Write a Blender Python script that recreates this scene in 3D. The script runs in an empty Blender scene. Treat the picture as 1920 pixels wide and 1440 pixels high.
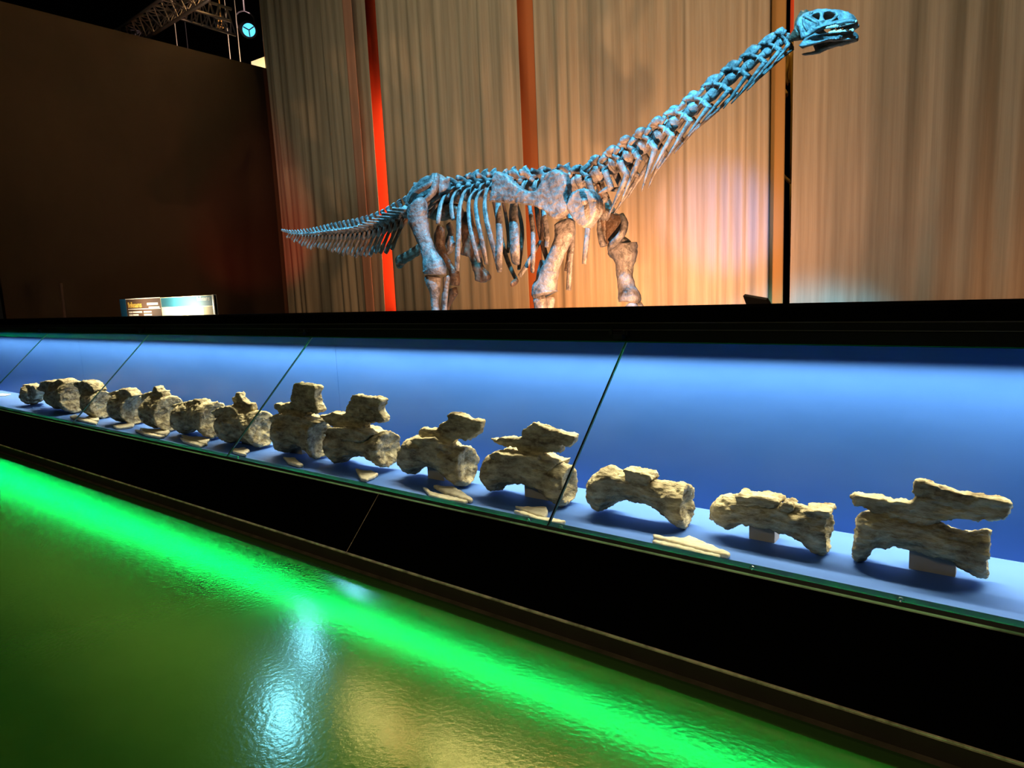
import bpy, bmesh, math, random
from mathutils import Vector, Matrix, noise

random.seed(7)
scene = bpy.context.scene
COL = scene.collection

# ------------------------------------------------------------------ camera
F = 1265.0
HC = 1.30                                   # camera height above the hall floor


def _n(v):
    return v.normalized()


CX = -_n(Vector((-1670, -108, F)))
CY = Vector((974, -230, F)).normalized()
CY = (CY - CX * CX.dot(CY)).normalized()
CZ = CX.cross(CY)
# world axes written in lens axes (x right, y down, z forward)
RM = Matrix((CX, CY, CZ))
cam_data = bpy.data.cameras.new('camera')
cam_data.sensor_width = 36.0
cam_data.lens = F / 1920.0 * 36.0
cam_data.clip_start = 0.05
cam_data.clip_end = 200
cam = bpy.data.objects.new('camera', cam_data)
COL.objects.link(cam)
right = RM @ Vector((1, 0, 0))
up = RM @ Vector((0, -1, 0))
back = RM @ Vector((0, 0, -1))
m3 = Matrix((right, up, back)).transposed()
cam.matrix_world = Matrix.Translation((0, 0, HC)) @ m3.to_4x4()
scene.camera = cam


def ray(px, py):
    return RM @ Vector((px - 960.0, py - 720.0, F))


def at(px, py, y):                          # the point seen at a pixel of the survey photo, on the plane Y = y
    r = ray(px, py)
    t = y / r.y
    return Vector((r.x * t, y, r.z * t + HC))


def at_z(px, py, z):
    r = ray(px, py)
    t = (z - HC) / r.z
    return Vector((r.x * t, r.y * t, z))


# ------------------------------------------------------------------ view, world
vs = scene.view_settings
vs.view_transform = 'Standard'
vs.look = 'None'
vs.exposure = 0.0
vs.gamma = 1.0
vs.use_curve_mapping = False
world = bpy.data.worlds.new('dark_hall')
world.use_nodes = True
world.node_tree.nodes['Background'].inputs[0].default_value = (0.9, 0.75, 0.55, 1)
world.node_tree.nodes['Background'].inputs[1].default_value = 0.0035
scene.world = world


# ------------------------------------------------------------------ lights
def aim(o, target):
    d = Vector(target) - o.location
    o.rotation_euler = d.to_track_quat('-Z', 'Y').to_euler()


def spot(name, loc, target, color, power, angle=60, blend=0.5, size=0.05):
    l = bpy.data.lights.new(name, 'SPOT')
    l.energy = power
    l.color = color
    l.spot_size = math.radians(angle)
    l.spot_blend = blend
    l.shadow_soft_size = size
    o = bpy.data.objects.new(name, l)
    COL.objects.link(o)
    o.location = loc
    aim(o, target)
    return o


def area(name, loc, target, color, power, sx, sy, spread=180, upax=None):
    l = bpy.data.lights.new(name, 'AREA')
    l.shape = 'RECTANGLE'
    l.size = sx
    l.size_y = sy
    l.energy = power
    l.color = color
    l.spread = math.radians(spread)
    o = bpy.data.objects.new(name, l)
    COL.objects.link(o)
    o.location = loc
    z = (o.location - Vector(target)).normalized()
    x = Vector((1, 0, 0))
    if upax:
        x = Vector(upax)
    x = (x - z * x.dot(z)).normalized()
    y = z.cross(x)
    o.rotation_euler = Matrix((x, y, z)).transposed().to_euler()
    return o


WARM = (1.0, 0.62, 0.30)
ORANGE = (1.0, 0.36, 0.10)
CYAN = (0.10, 0.62, 1.0)
# strip lights of the long display case
area('case_strip_light', (-4.3, 2.965, 0.985), (-4.3, 3.02, 0.3), (1.0, 0.88, 0.60), 200, 15.0, 0.03, 104)
area('added_floor_pool', (-4.2, 1.0, 4.6), (-4.2, 1.14, 0.0), (1.0, 0.74, 0.40), 12, 9.0, 0.15, 13)  # added light for the warm floor pool along the case, no known fixture
# overhead stage spots (blue) and footlights (orange)
spot('blue_spot_body', (-2.6, 2.5, 5.6), (-2.9, 4.4, 1.9), CYAN, 4000, 42, 0.6, 0.10)
spot('blue_spot_tail', (-5.6, 3.5, 5.2), (-5.2, 4.4, 1.7), CYAN, 2800, 42, 0.6, 0.10)
spot('blue_spot_head', (-0.4, 0.8, 5.8), (-1.25, 4.3, 2.5), CYAN, 6500, 20, 0.6, 0.10)
spot('blue_spot_high', (-9.99, 6.0, 5.95), (-1.9, 1.0, 0.0), (0.20, 0.65, 1.0), 120, 18, 0.6, 0.14)
spot('orange_footlight_body', (-1.9, 3.40, 0.98), (-4.6, 5.8, 3.2), (1.0, 0.50, 0.22), 420, 104, 0.5, 0.03)
spot('orange_footlight_hip', (-4.1, 6.0, 0.95), (-4.7, 7.6, 1.6), ORANGE, 170, 120, 0.9, 0.15)
spot('orange_footlight_front', (-2.9, 6.2, 0.90), (-3.0, 7.6, 1.7), (1.0, 0.42, 0.20), 230, 130, 0.9, 0.15)
spot('blue_wash', (-1.2, 4.9, 1.2), (-2.75, 7.6, 1.9), (0.12, 0.32, 1.0), 420, 26, 0.9, 0.1)
area('curtain_wash', (-4.0, 4.4, 7.9), (-3.6, 7.6, 2.6), (1.0, 0.80, 0.50), 75, 8.5, 0.4, 120)
area('curtain_top_wash', (-5.2, 6.7, 6.3), (-5.2, 7.6, 6.9), (1.0, 0.74, 0.36), 1000, 10.0, 0.05, 60)
spot('orange_footlight_right', (0.3, 5.9, 0.92), (0.3, 7.6, 1.5), (1.0, 0.45, 0.22), 45, 140, 0.9, 0.15)
area('hall_downlight', (-1.5, -5.0, 5.5), (-1.5, 2.0, 0.2), (1.0, 0.82, 0.5), 34, 3.0, 0.6, 120)
spot('red_wall_glow', (-9.3, 5.2, 0.95), (-11.2, 7.2, 2.6), (1.0, 0.08, 0.04), 110, 50, 0.7, 0.1)


# ------------------------------------------------------------------ materials
def mat(name, color, rough=0.6, metal=0.0, spec=0.5, emit=None, estr=0.0):
    m = bpy.data.materials.new(name)
    m.use_nodes = True
    b = m.node_tree.nodes['Principled BSDF']
    b.inputs['Base Color'].default_value = (*color, 1)
    b.inputs['Roughness'].default_value = rough
    b.inputs['Metallic'].default_value = metal
    b.inputs['Specular IOR Level'].default_value = spec
    if emit:
        b.inputs['Emission Color'].default_value = (*emit, 1)
        b.inputs['Emission Strength'].default_value = estr
    return m


def noisy(m, c1, c2, scale=(8, 8, 8), detail=6, lo=0.3, hi=0.7, bump=0.0, bdist=0.01, coord='Object', bscale=None, rough=None):
    nt = m.node_tree
    b = nt.nodes['Principled BSDF']
    tc = nt.nodes.new('ShaderNodeTexCoord')
    mp = nt.nodes.new('ShaderNodeMapping')
    mp.inputs['Scale'].default_value = scale
    nz = nt.nodes.new('ShaderNodeTexNoise')
    nz.inputs['Scale'].default_value = 1.0
    nz.inputs['Detail'].default_value = detail
    nz.inputs['Roughness'].default_value = 0.65
    rp = nt.nodes.new('ShaderNodeValToRGB')
    rp.color_ramp.elements[0].position = lo
    rp.color_ramp.elements[1].position = hi
    rp.color_ramp.elements[0].color = (*c1, 1)
    rp.color_ramp.elements[1].color = (*c2, 1)
    nt.links.new(tc.outputs[coord], mp.inputs[0])
    nt.links.new(mp.outputs[0], nz.inputs['Vector'])
    nt.links.new(nz.outputs['Fac'], rp.inputs[0])
    nt.links.new(rp.outputs[0], b.inputs['Base Color'])
    if bump:
        bp = nt.nodes.new('ShaderNodeBump')
        bp.inputs['Strength'].default_value = bump
        bp.inputs['Distance'].default_value = bdist
        src = nz
        if bscale:
            mp2 = nt.nodes.new('ShaderNodeMapping')
            mp2.inputs['Scale'].default_value = bscale
            nt.links.new(tc.outputs[coord], mp2.inputs[0])
            src = nt.nodes.new('ShaderNodeTexNoise')
            src.inputs['Scale'].default_value = 1.0
            src.inputs['Detail'].default_value = 5
            nt.links.new(mp2.outputs[0], src.inputs['Vector'])
        nt.links.new(src.outputs['Fac'], bp.inputs['Height'])
        nt.links.new(bp.outputs[0], b.inputs['Normal'])
    return m


M = {}
M['floor'] = noisy(mat('green_gloss_floor', (0.02, 0.2, 0.03), 0.13, 0, 0.5), (0.042, 0.115, 0.020), (0.054, 0.140, 0.026),
                   (1.2, 1.2, 1.2), 4, bump=0.35, bdist=0.0014, bscale=(60, 60, 60))
M['floor'].node_tree.nodes['Principled BSDF'].inputs['IOR'].default_value = 1.72
M['floor'].node_tree.nodes['Principled BSDF'].inputs['Specular Tint'].default_value = (0.85, 1.0, 0.70, 1)
M['black'] = mat('black_paint', (0.004, 0.004, 0.004), 0.35, 0, 0.25)
M['black_gloss'] = mat('black_glass', (0.002, 0.002, 0.002), 0.12, 0, 0.12)
M['black_matte'] = mat('black_matte', (0.002, 0.002, 0.002), 0.9, 0, 0.0)
M['base_board'] = noisy(mat('brown_black_board', (0.03, 0.022, 0.012), 0.6), (0.03, 0.02, 0.012), (0.05, 0.035, 0.02), (3, 3, 3))
M['dust_edge'] = noisy(mat('dusty_edge', (0.4, 0.3, 0.2), 0.6), (0.25, 0.18, 0.11), (0.8, 0.62, 0.42), (14, 14, 14), lo=0.35, hi=0.6)
M['sealant'] = noisy(mat('sealant', (0.1, 0.08, 0.05), 0.6), (0.05, 0.045, 0.02), (0.16, 0.12, 0.07), (9, 9, 9))
M['alu_edge'] = noisy(mat('pale_edge', (0.7, 0.66, 0.58), 0.35, 0.3), (0.35, 0.32, 0.27), (0.9, 0.85, 0.75), (2.5, 2.5, 2.5), lo=0.4, hi=0.55)
M['rail'] = mat('rail_edge', (0.12, 0.11, 0.10), 0.35, 0.6)
M['sill'] = noisy(mat('dark_sill', (0.03, 0.027, 0.02), 0.45), (0.010, 0.008, 0.006), (0.035, 0.028, 0.02), (20, 20, 20), bump=0.3, bdist=0.004)
M['blue_back'] = noisy(mat('blue_panel', (0.05, 0.17, 0.70), 0.45, 0, 0.3), (0.020, 0.080, 0.31), (0.026, 0.094, 0.35), (1.5, 1.5, 4), 5)
M['blue_shelf'] = noisy(mat('blue_shelf', (0.10, 0.24, 0.72), 0.5, 0, 0.3), (0.075, 0.19, 0.56), (0.09, 0.21, 0.60), (2, 5, 2), 5)
M['fossil'] = noisy(mat('fossil_stone', (0.33, 0.27, 0.16), 0.85, 0, 0.2), (0.13, 0.096, 0.052), (0.68, 0.59, 0.36), (9, 16, 22), 9,
                    lo=0.34, hi=0.64, bump=0.9, bdist=0.022, bscale=(14, 32, 44))
M['fossil_face'] = noisy(mat('fossil_end_stone', (0.38, 0.32, 0.2), 0.85, 0, 0.2), (0.20, 0.155, 0.095), (0.58, 0.50, 0.33), (16, 16, 16), 9,
                         lo=0.32, hi=0.66, bump=0.9, bdist=0.015, bscale=(30, 34, 34))
M['chip'] = noisy(mat('pale_bone', (0.6, 0.52, 0.36), 0.8, 0, 0.2), (0.60, 0.52, 0.34), (0.85, 0.78, 0.58), (25, 25, 25), 7, bump=0.6, bdist=0.006)
M['mount'] = mat('grey_mount', (0.42, 0.38, 0.32), 0.6)
M['white_card'] = mat('white_card', (0.8, 0.78, 0.7), 0.6)
M['metal_clip'] = mat('clip_metal', (0.7, 0.7, 0.7), 0.2, 0.9)
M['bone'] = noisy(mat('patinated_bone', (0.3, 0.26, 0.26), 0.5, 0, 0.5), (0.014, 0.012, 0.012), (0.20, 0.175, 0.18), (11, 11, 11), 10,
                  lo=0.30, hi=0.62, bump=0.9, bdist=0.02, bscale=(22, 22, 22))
M['bone_shade'] = noisy(mat('shaded_brown_bone', (0.2, 0.1, 0.06), 0.5, 0, 0.5), (0.02, 0.012, 0.008), (0.13, 0.075, 0.05), (11, 11, 11), 10,  # darker bone for far and inner parts, shade put into the colour
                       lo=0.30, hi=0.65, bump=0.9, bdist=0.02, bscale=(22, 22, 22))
M['tooth'] = mat('tooth', (0.75, 0.75, 0.72), 0.35)
M['steel_dark'] = mat('dark_steel', (0.012, 0.012, 0.014), 0.4, 0.5)


def cloth(name, c1, c2):
    m = noisy(mat(name, c1, 0.85, 0, 0.1), c1, c2, (14, 14, 0.35), 6, lo=0.35, hi=0.65, bump=0.3, bdist=0.010, bscale=(26, 26, 0.25))
    return m


M['curtain'] = cloth('beige_cloth', (0.36, 0.31, 0.235), (0.50, 0.44, 0.34))
M['pink_cloth'] = cloth('dusty_pink_cloth', (0.52, 0.27, 0.19), (0.58, 0.31, 0.22))
M['orange_cloth'] = mat('orange_cloth', (0.95, 0.13, 0.05), 0.8, 0, 0.1)
M['sienna_cloth'] = mat('sienna_cloth', (0.50, 0.16, 0.06), 0.8, 0, 0.1)
M['ochre_cloth'] = mat('ochre_cloth', (0.42, 0.25, 0.09), 0.8, 0, 0.1)
M['brown_wall'] = noisy(mat('dark_brown_wall', (0.05, 0.03, 0.02), 0.7, 0, 0.2), (0.026, 0.014, 0.008), (0.040, 0.023, 0.013), (0.7, 0.7, 0.5), 3)
M['void'] = mat('black_drape', (0.004, 0.004, 0.004), 0.9, 0, 0.0)
M['stage'] = mat('stage_floor', (0.25, 0.17, 0.12), 0.7)
M['truss'] = mat('truss_metal', (0.5, 0.42, 0.42), 0.35, 0.7)
M['gold'] = mat('golden_branch', (0.65, 0.33, 0.06), 0.5)
M['cream'] = mat('cream_panel', (0.75, 0.62, 0.38), 0.7)

# clear glass: mostly see-through with fresnel reflections
gm = bpy.data.materials.new('case_glass')
gm.use_nodes = True
nt = gm.node_tree
nt.nodes.clear()
out = nt.nodes.new('ShaderNodeOutputMaterial')
mx = nt.nodes.new('ShaderNodeMixShader')
tr = nt.nodes.new('ShaderNodeBsdfTransparent')
gl = nt.nodes.new('ShaderNodeBsdfGlossy')
lw = nt.nodes.new('ShaderNodeLayerWeight')
pw = nt.nodes.new('ShaderNodeMath')
pw.operation = 'POWER'
pw.inputs[1].default_value = 5.0
fr = nt.nodes.new('ShaderNodeMath')
fr.operation = 'MULTIPLY_ADD'
fr.inputs[1].default_value = 0.45
fr.inputs[2].default_value = 0.015
nt.links.new(lw.outputs['Facing'], pw.inputs[0])
nt.links.new(pw.outputs[0], fr.inputs[0])
gl.inputs['Roughness'].default_value = 0.03
tr.inputs[0].default_value = (0.97, 0.985, 0.98, 1)
nt.links.new(fr.outputs[0], mx.inputs[0])
nt.links.new(tr.outputs[0], mx.inputs[1])
nt.links.new(gl.outputs[0], mx.inputs[2])
nt.links.new(mx.outputs[0], out.inputs[0])
M['glass'] = gm
M['glass_edge'] = mat('glass_edge', (0.20, 0.24, 0.27), 0.2, 0.3)


# ------------------------------------------------------------------ mesh helpers
class MB:
    def __init__(self):
        self.v = []
        self.f = []

    def box(self, x0, x1, y0, y1, z0, z1):
        b = len(self.v)
        self.v += [Vector(p) for p in ((x0, y0, z0), (x1, y0, z0), (x1, y1, z0), (x0, y1, z0), (x0, y0, z1), (x1, y0, z1), (x1, y1, z1), (x0, y1, z1))]
        self.f += [tuple(b + i for i in q) for q in ((0, 3, 2, 1), (4, 5, 6, 7), (0, 1, 5, 4), (1, 2, 6, 5), (2, 3, 7, 6), (3, 0, 4, 7))]

    def extrude_x(self, prof, x0, x1):      # closed (y, z) profile swept along X
        b = len(self.v)
        n = len(prof)
        self.v += [Vector((x0, y, z)) for y, z in prof] + [Vector((x1, y, z)) for y, z in prof]
        self.f.append(tuple(b + i for i in range(n))[::-1])
        self.f.append(tuple(b + n + i for i in range(n)))
        for i in range(n):
            j = (i + 1) % n
            self.f.append((b + i, b + j, b + n + j, b + n + i))

    def rings(self, rings, cap=True):
        b = len(self.v)
        n = len(rings[0])
        for r in rings:
            self.v += [Vector(p) for p in r]
        for k in range(len(rings) - 1):
            for i in range(n):
                j = (i + 1) % n
                self.f.append((b + k * n + i, b + k * n + j, b + (k + 1) * n + j, b + (k + 1) * n + i))
        if cap:
            self.f.append(tuple(b + i for i in range(n))[::-1])
            e = b + (len(rings) - 1) * n
            self.f.append(tuple(e + i for i in range(n)))

    def tube(self, pts, rads, seg=8, flat=1.0, axis=None, sub=3, rough=0.0):
        """round bar along a polyline; flat < 1 squashes it across `axis`"""
        pts = [Vector(p) for p in pts]
        if not isinstance(rads, (list, tuple)):
            rads = [rads] * len(pts)
        P, R = [], []
        n = len(pts)
        for i in range(n - 1):
            p0 = pts[max(i - 1, 0)]
            p1, p2 = pts[i], pts[i + 1]
            p3 = pts[min(i + 2, n - 1)]
            for s in range(sub):
                t = s / sub
                P.append(0.5 * ((2 * p1) + (p2 - p0) * t + (2 * p0 - 5 * p1 + 4 * p2 - p3) * t * t + (3 * p1 - p0 - 3 * p2 + p3) * t ** 3))
                R.append(rads[i] * (1 - t) + rads[i + 1] * t)
        P.append(pts[-1])
        R.append(rads[-1])
        rings = []
        ax = Vector(axis) if axis else None
        prev = None
        for i, p in enumerate(P):
            d = (P[min(i + 1, len(P) - 1)] - P[max(i - 1, 0)])
            if d.length < 1e-9:
                d = Vector((0, 0, 1))
            d.normalize()
            ref = ax if ax else (prev if prev else (Vector((0, 1, 0)) if abs(d.y) < 0.9 else Vector((1, 0, 0))))
            a = ref - d * ref.dot(d)
            if a.length < 1e-6:
                a = Vector((1, 0, 0)) - d * d.x
            a.normalize()
            prev = a
            c = d.cross(a)
            ring = []
            for k in range(seg):
                t = 2 * math.pi * k / seg
                q = p + a * (math.cos(t) * R[i] * flat) + c * (math.sin(t) * R[i])
                if rough:
                    q += (q - p) * (rough * noise.noise(q * 14.0)) + (q - p) * (rough * 0.6 * noise.noise(q * 37.0))
                ring.append(q)
            rings.append(ring)
        self.rings(rings)

    def blob(self, c, r, squash=(1, 1, 1), rough=0.15, seg=8):
        c = Vector(c)
        rings = []
        for i in range(1, seg):
            ph = math.pi * i / seg
            ring = []
            for k in range(seg + 2):
                t = 2 * math.pi * k / (seg + 2)
                d = Vector((math.sin(ph) * math.cos(t) * squash[0], math.sin(ph) * math.sin(t) * squash[1], math.cos(ph) * squash[2])) * r
                ring.append(c + d * (1 + rough * noise.noise((c + d) * 12)))
            rings.append(ring)
        self.rings(rings)


def root(name, loc, label, cat, group=None):
    o = bpy.data.objects.new(name, None)
    COL.objects.link(o)
    o.empty_display_size = 0.1
    o.location = loc
    o['label'] = label
    o['category'] = cat
    if group:
        o['group'] = group
    return o


def base_of(o):
    while o.parent:
        o = o.parent
    return o.location.copy()


def obj(name, mb, material, parent=None, smooth=False, label=None, loc=None, kind=None):
    me = bpy.data.meshes.new(name)
    org = base_of(parent) if parent else (Vector(loc) if loc is not None else Vector((0, 0, 0)))
    me.from_pydata([v - org for v in mb.v], [], mb.f)
    me.materials.append(material)
    me.update()
    bm = bmesh.new()
    bm.from_mesh(me)
    bmesh.ops.recalc_face_normals(bm, faces=bm.faces)
    bm.to_mesh(me)
    bm.free()
    if smooth:
        me.polygons.foreach_set('use_smooth', [True] * len(me.polygons))
    o = bpy.data.objects.new(name, me)
    COL.objects.link(o)
    if parent:
        o.parent = parent
    else:
        o.location = org
    if label:
        o['label'] = label
    if kind:
        o['kind'] = kind
    return o


def tag(o, label, cat, group=None):
    o['label'] = label
    o['category'] = cat
    if group:
        o['group'] = group
    return o


_tex = {}


def cloud(size):
    if size not in _tex:
        t = bpy.data.textures.new('clouds', 'CLOUDS')
        t.noise_scale = size
        t.noise_depth = 3
        _tex[size] = t
    return _tex[size]


def weather(o, voxel, amp, size=0.06, smooth=2, fine=0.0):
    """turn rough solids into one weathered bone surface"""
    r = o.modifiers.new('remesh', 'REMESH')
    r.mode = 'VOXEL'
    r.voxel_size = voxel
    r.use_smooth_shade = True
    if smooth:
        s = o.modifiers.new('smooth', 'SMOOTH')
        s.iterations = smooth
        s.factor = 0.5
    for a, sz in ((amp, size), (fine, size * 0.3)):
        if a:
            d = o.modifiers.new('displace', 'DISPLACE')
            d.texture = cloud(sz)
            d.texture_coords = 'GLOBAL'
            d.strength = a
            d.mid_level = 0.5
    return o


def prism(mb, pts, thick, dirv=(0, 1, 0), bow=None):
    """closed outline (3-D points) given thickness along dirv, centred on the outline"""
    dv = Vector(dirv).normalized() * (thick / 2)
    b = len(mb.v)
    n = len(pts)
    mb.v += [Vector(p) - dv for p in pts] + [Vector(p) + dv for p in pts]
    # triangulate the outline so concave shapes stay right
    from mathutils.geometry import tessellate_polygon
    if abs(dv.z) > max(abs(dv.x), abs(dv.y)):
        pl = [Vector((p[0], p[1], 0)) for p in pts]
    else:
        pl = [Vector((p[0], p[2], 0)) for p in pts]
    tris = tessellate_polygon([pl])
    for t in tris:
        mb.f.append((b + t[0], b + t[1], b + t[2]))
        mb.f.append((b + n + t[2], b + n + t[1], b + n + t[0]))
    for i in range(n):
        j = (i + 1) % n
        mb.f.append((b + i, b + j, b + n + j, b + n + i))


def struct(name, mb, material, smooth=False):
    return obj(name, mb, material, None, smooth, kind='structure')


# ------------------------------------------------------------------ hall shell
XW = -11.2
YC = 7.6
b = MB()
b.box(-30, 8, -6, 12, -0.1, 0.0)
struct('floor', b, M['floor'])
b = MB()
b.box(XW - 0.12, XW, 3.22, YC + 0.35, 0.0, at(497, 122, YC).z)
struct('wall_left', b, M['brown_wall'])
b = MB()
b.box(-32, 8.2, 13.0, 13.2, 0, 11)
struct('wall_back', b, M['void'])
b = MB()
b.box(-32, 8.2, -6.2, 13.2, 11, 11.1)
struct('ceiling', b, M['void'])

# raised stage behind the case
ST = 0.78
b = MB()
b.box(XW, 5.0, 3.2, YC + 1.2, 0.0, ST)
st = obj('stage_platform', b, M['stage'], None, loc=(-3, 5, 0))
tag(st, 'low stage floor behind the long black display case, carrying the mounted skeleton', 'stage')

# ------------------------------------------------------------------ display case
X0, X1 = -12.6, 4.4
ZS = 0.18
YB = 3.06
case = root('display_case', (-4, 2.6, 0), 'long black display case with slanted glass front, lit blue interior and green floor strip', 'display case')
RY, RZ = 2.18, 1.3 - 0.983                 # glass foot
LY, LZ = 1.935, 1.3 - 1.228                # lower lip
TY, TZ = 2.905, 1.3 - 0.283                # glass head
b = MB()
b.extrude_x([(LY + 0.004, 0.0), (LY + 0.004, LZ - 0.004), (LY + 0.05, LZ - 0.004), (LY + 0.05, 0.0)], X0, X1)
obj('base_board', b, M['base_board'], case)
b = MB()
b.extrude_x([(LY - 0.012, 0.0), (LY + 0.004, 0.0), (LY + 0.004, 0.007)], X0, X1)
obj('sealant_bead', b, M['sealant'], case)
b = MB()
b.extrude_x([(LY - 0.004, LZ - 0.004), (LY - 0.004, LZ + 0.001), (LY + 0.004, LZ + 0.004), (LY + 0.004, LZ - 0.004)], X0, X1)
obj('lip_trim', b, M['dust_edge'], case)
seams = [-10.2, -6.32, -2.535, 1.3]
xs = [X0] + seams + [X1]
for i in range(len(xs) - 1):
    b = MB()
    g = 0.003
    b.extrude_x([(LY, LZ), (RY - 0.012, RZ - 0.012), (RY + 0.0, RZ - 0.03), (LY + 0.02, LZ)], xs[i] + g, xs[i + 1] - g)
    obj('slanted_panel', b, M['black_gloss'], case)
for x in seams:
    b = MB()
    b.extrude_x([(LY + 0.003, LZ), (RY - 0.014, RZ - 0.017), (RY + 0.0, RZ - 0.035), (LY + 0.02, LZ)], x - 0.003, x + 0.003)
    o = obj('panel_seam', b, M['dust_edge'], case)
# sill on which the glass stands
b = MB()
b.extrude_x([(RY - 0.016, RZ - 0.016), (RY, RZ), (RY + 0.035, RZ + 0.004), (RY + 0.05, RZ - 0.004), (RY + 0.05, ZS - 0.03), (RY, ZS - 0.03)], X0, X1)
obj('sill', b, M['sill'], case)
b = MB()
b.extrude_x([(RY - 0.017, RZ - 0.018), (RY - 0.017, RZ - 0.0135), (RY - 0.012, RZ - 0.010), (RY - 0.010, RZ - 0.018)], X0, X1)
obj('sill_trim', b, M['alu_edge'], case)
b = MB()
b.extrude_x([(RY + 0.02, ZS - 0.03), (RY + 0.02, ZS), (YB + 0.02, ZS), (YB + 0.02, ZS - 0.03)], X0, X1)
obj('shelf', b, M['blue_shelf'], case)
for x0, x1 in ((X0, -8.42), (-8.42, -3.93), (-3.93, 0.56), (0.56, X1)):
    b = MB()
    b.extrude_x([(YB, ZS), (YB, 1.03), (YB + 0.02, 1.03), (YB + 0.02, ZS)], x0 + 0.0012, x1 - 0.0012)
    obj('back_panel', b, M['blue_back'], case)
b = MB()
b.box(X0, X1, YB + 0.021, YB + 0.04, 0, 1.03)
obj('carcass_back', b, M['black_matte'], case)
# head: lid, fascia rails and the light channel
b = MB()
b.extrude_x([(2.84, 1.105), (2.84, 1.163), (3.2, 1.163), (3.2, 1.03), (2.90, 1.03), (2.90, 1.105)], X0, X1)
obj('lid', b, M['black_matte'], case)
b = MB()
b.extrude_x([(2.835, 1.072), (2.835, 1.0995), (2.90, 1.0995), (2.90, 1.072)], X0, X1)
obj('upper_rail', b, M['black'], case)
b = MB()
b.extrude_x([(2.843, 1.014), (2.843, 1.072), (2.852, 1.072), (2.852, 1.014)], X0, X1)
obj('light_shield', b, M['black'], case)
b = MB()
b.extrude_x([(2.895, 1.006), (2.895, 1.06), (2.90, 1.06), (2.90, 1.006)], X0, X1)  # flange added to keep green light out of the case
obj('rear_light_shield', b, M['black'], case)
for z, y in ((1.102, 2.838), (1.069, 2.838)):
    b = MB()
    b.box(X0, X1, y - 0.004, y + 0.01, z - 0.0015, z + 0.0015)
    obj('rail_trim', b, M['rail'], case)
b = MB()
NS = 70
for k in range(NS + 1):
    x = X0 + (X1 - X0) * k / NS
    b.v += [Vector((x, 2.892, 1.018)), Vector((x, 2.892, 1.038))]
    if k:
        q = 2 * k
        b.f.append((q - 2, q, q + 1, q - 1))
obj('led_strip', b, mat('green_led', (0.0, 0.5, 0.1), 0.5, emit=(0.0, 1.0, 0.15), estr=115), case, label='green strip light')
b = MB()
b.box(X0, X1, 2.8795, 2.895, 1.006, 1.008)  # unseen plate added to cut off the green light below
obj('strip_cutoff', b, M['black_matte'], case)
b = MB()
b.box(X0, X1, 2.99, 3.02, 1.004, 1.012)
obj('led_strip', b, mat('white_led', (0.8, 0.8, 0.7), 0.5), case, label='white strip light')
gs = [-11.22, -8.80, -6.38, -3.965, -1.525, 0.90, 3.32]
xs = [X0] + gs + [X1]
for i in range(len(xs) - 1):
    b = MB()
    b.extrude_x([(RY, RZ), (TY, TZ), (TY + 0.0035, TZ - 0.0035), (RY + 0.0035, RZ - 0.0035)], xs[i] + 0.0035, xs[i + 1] - 0.0035)
    obj('glass_pane', b, M['glass'], case)
for i, x in enumerate(gs):
    b = MB()
    b.extrude_x([(RY, RZ), (TY, TZ), (TY + 0.004, TZ - 0.004), (RY + 0.004, RZ - 0.004)], x - 0.0028, x + 0.0008)
    sm = obj('glass_seam', b, M['black'], case)
    for s in (-1, 1):
        b = MB()
        b.extrude_x([(RY - 0.001, RZ), (TY - 0.001, TZ), (TY + 0.005, TZ - 0.005), (RY + 0.005, RZ - 0.005)], x + s * 0.0042 - 0.0009, x + s * 0.0042 + 0.0009)
        obj('polished_edge', b, M['glass_edge'], sm)
    b = MB()
    b.box(x - 0.05, x + 0.05, 2.815, 2.845, 1.045, 1.062)
    b.box(x - 0.018, x + 0.03, 2.80, 2.84, 1.028, 1.050)
    b.tube([(x - 0.03, 2.81, 1.05), (x - 0.03, 2.81, 1.075)], 0.006)
    b.tube([(x + 0.035, 2.81, 1.05), (x + 0.035, 2.81, 1.07)], 0.006)
    obj('hinge_bracket', b, M['steel_dark'], case)
for px in (443, 989, 1050, 1410, 1688):
    p = at(px, 967 + (px - 989) * 0.243, RY - 0.01)
    b = MB()
    for k in range(7):
        pass
    c = Vector((p.x, RY - 0.004, RZ + 0.004))
    arc = [c + Vector((0.009 * math.cos(t), -0.003, 0.003 + 0.009 * math.sin(t))) for t in [math.pi * k / 6 for k in range(7)]]
    b.tube(arc, 0.0018, 6, sub=1)
    b.blob(c + Vector((0, -0.004, 0)), 0.004, rough=0)
    obj('glass_clip', b, M['metal_clip'], case)

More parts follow.
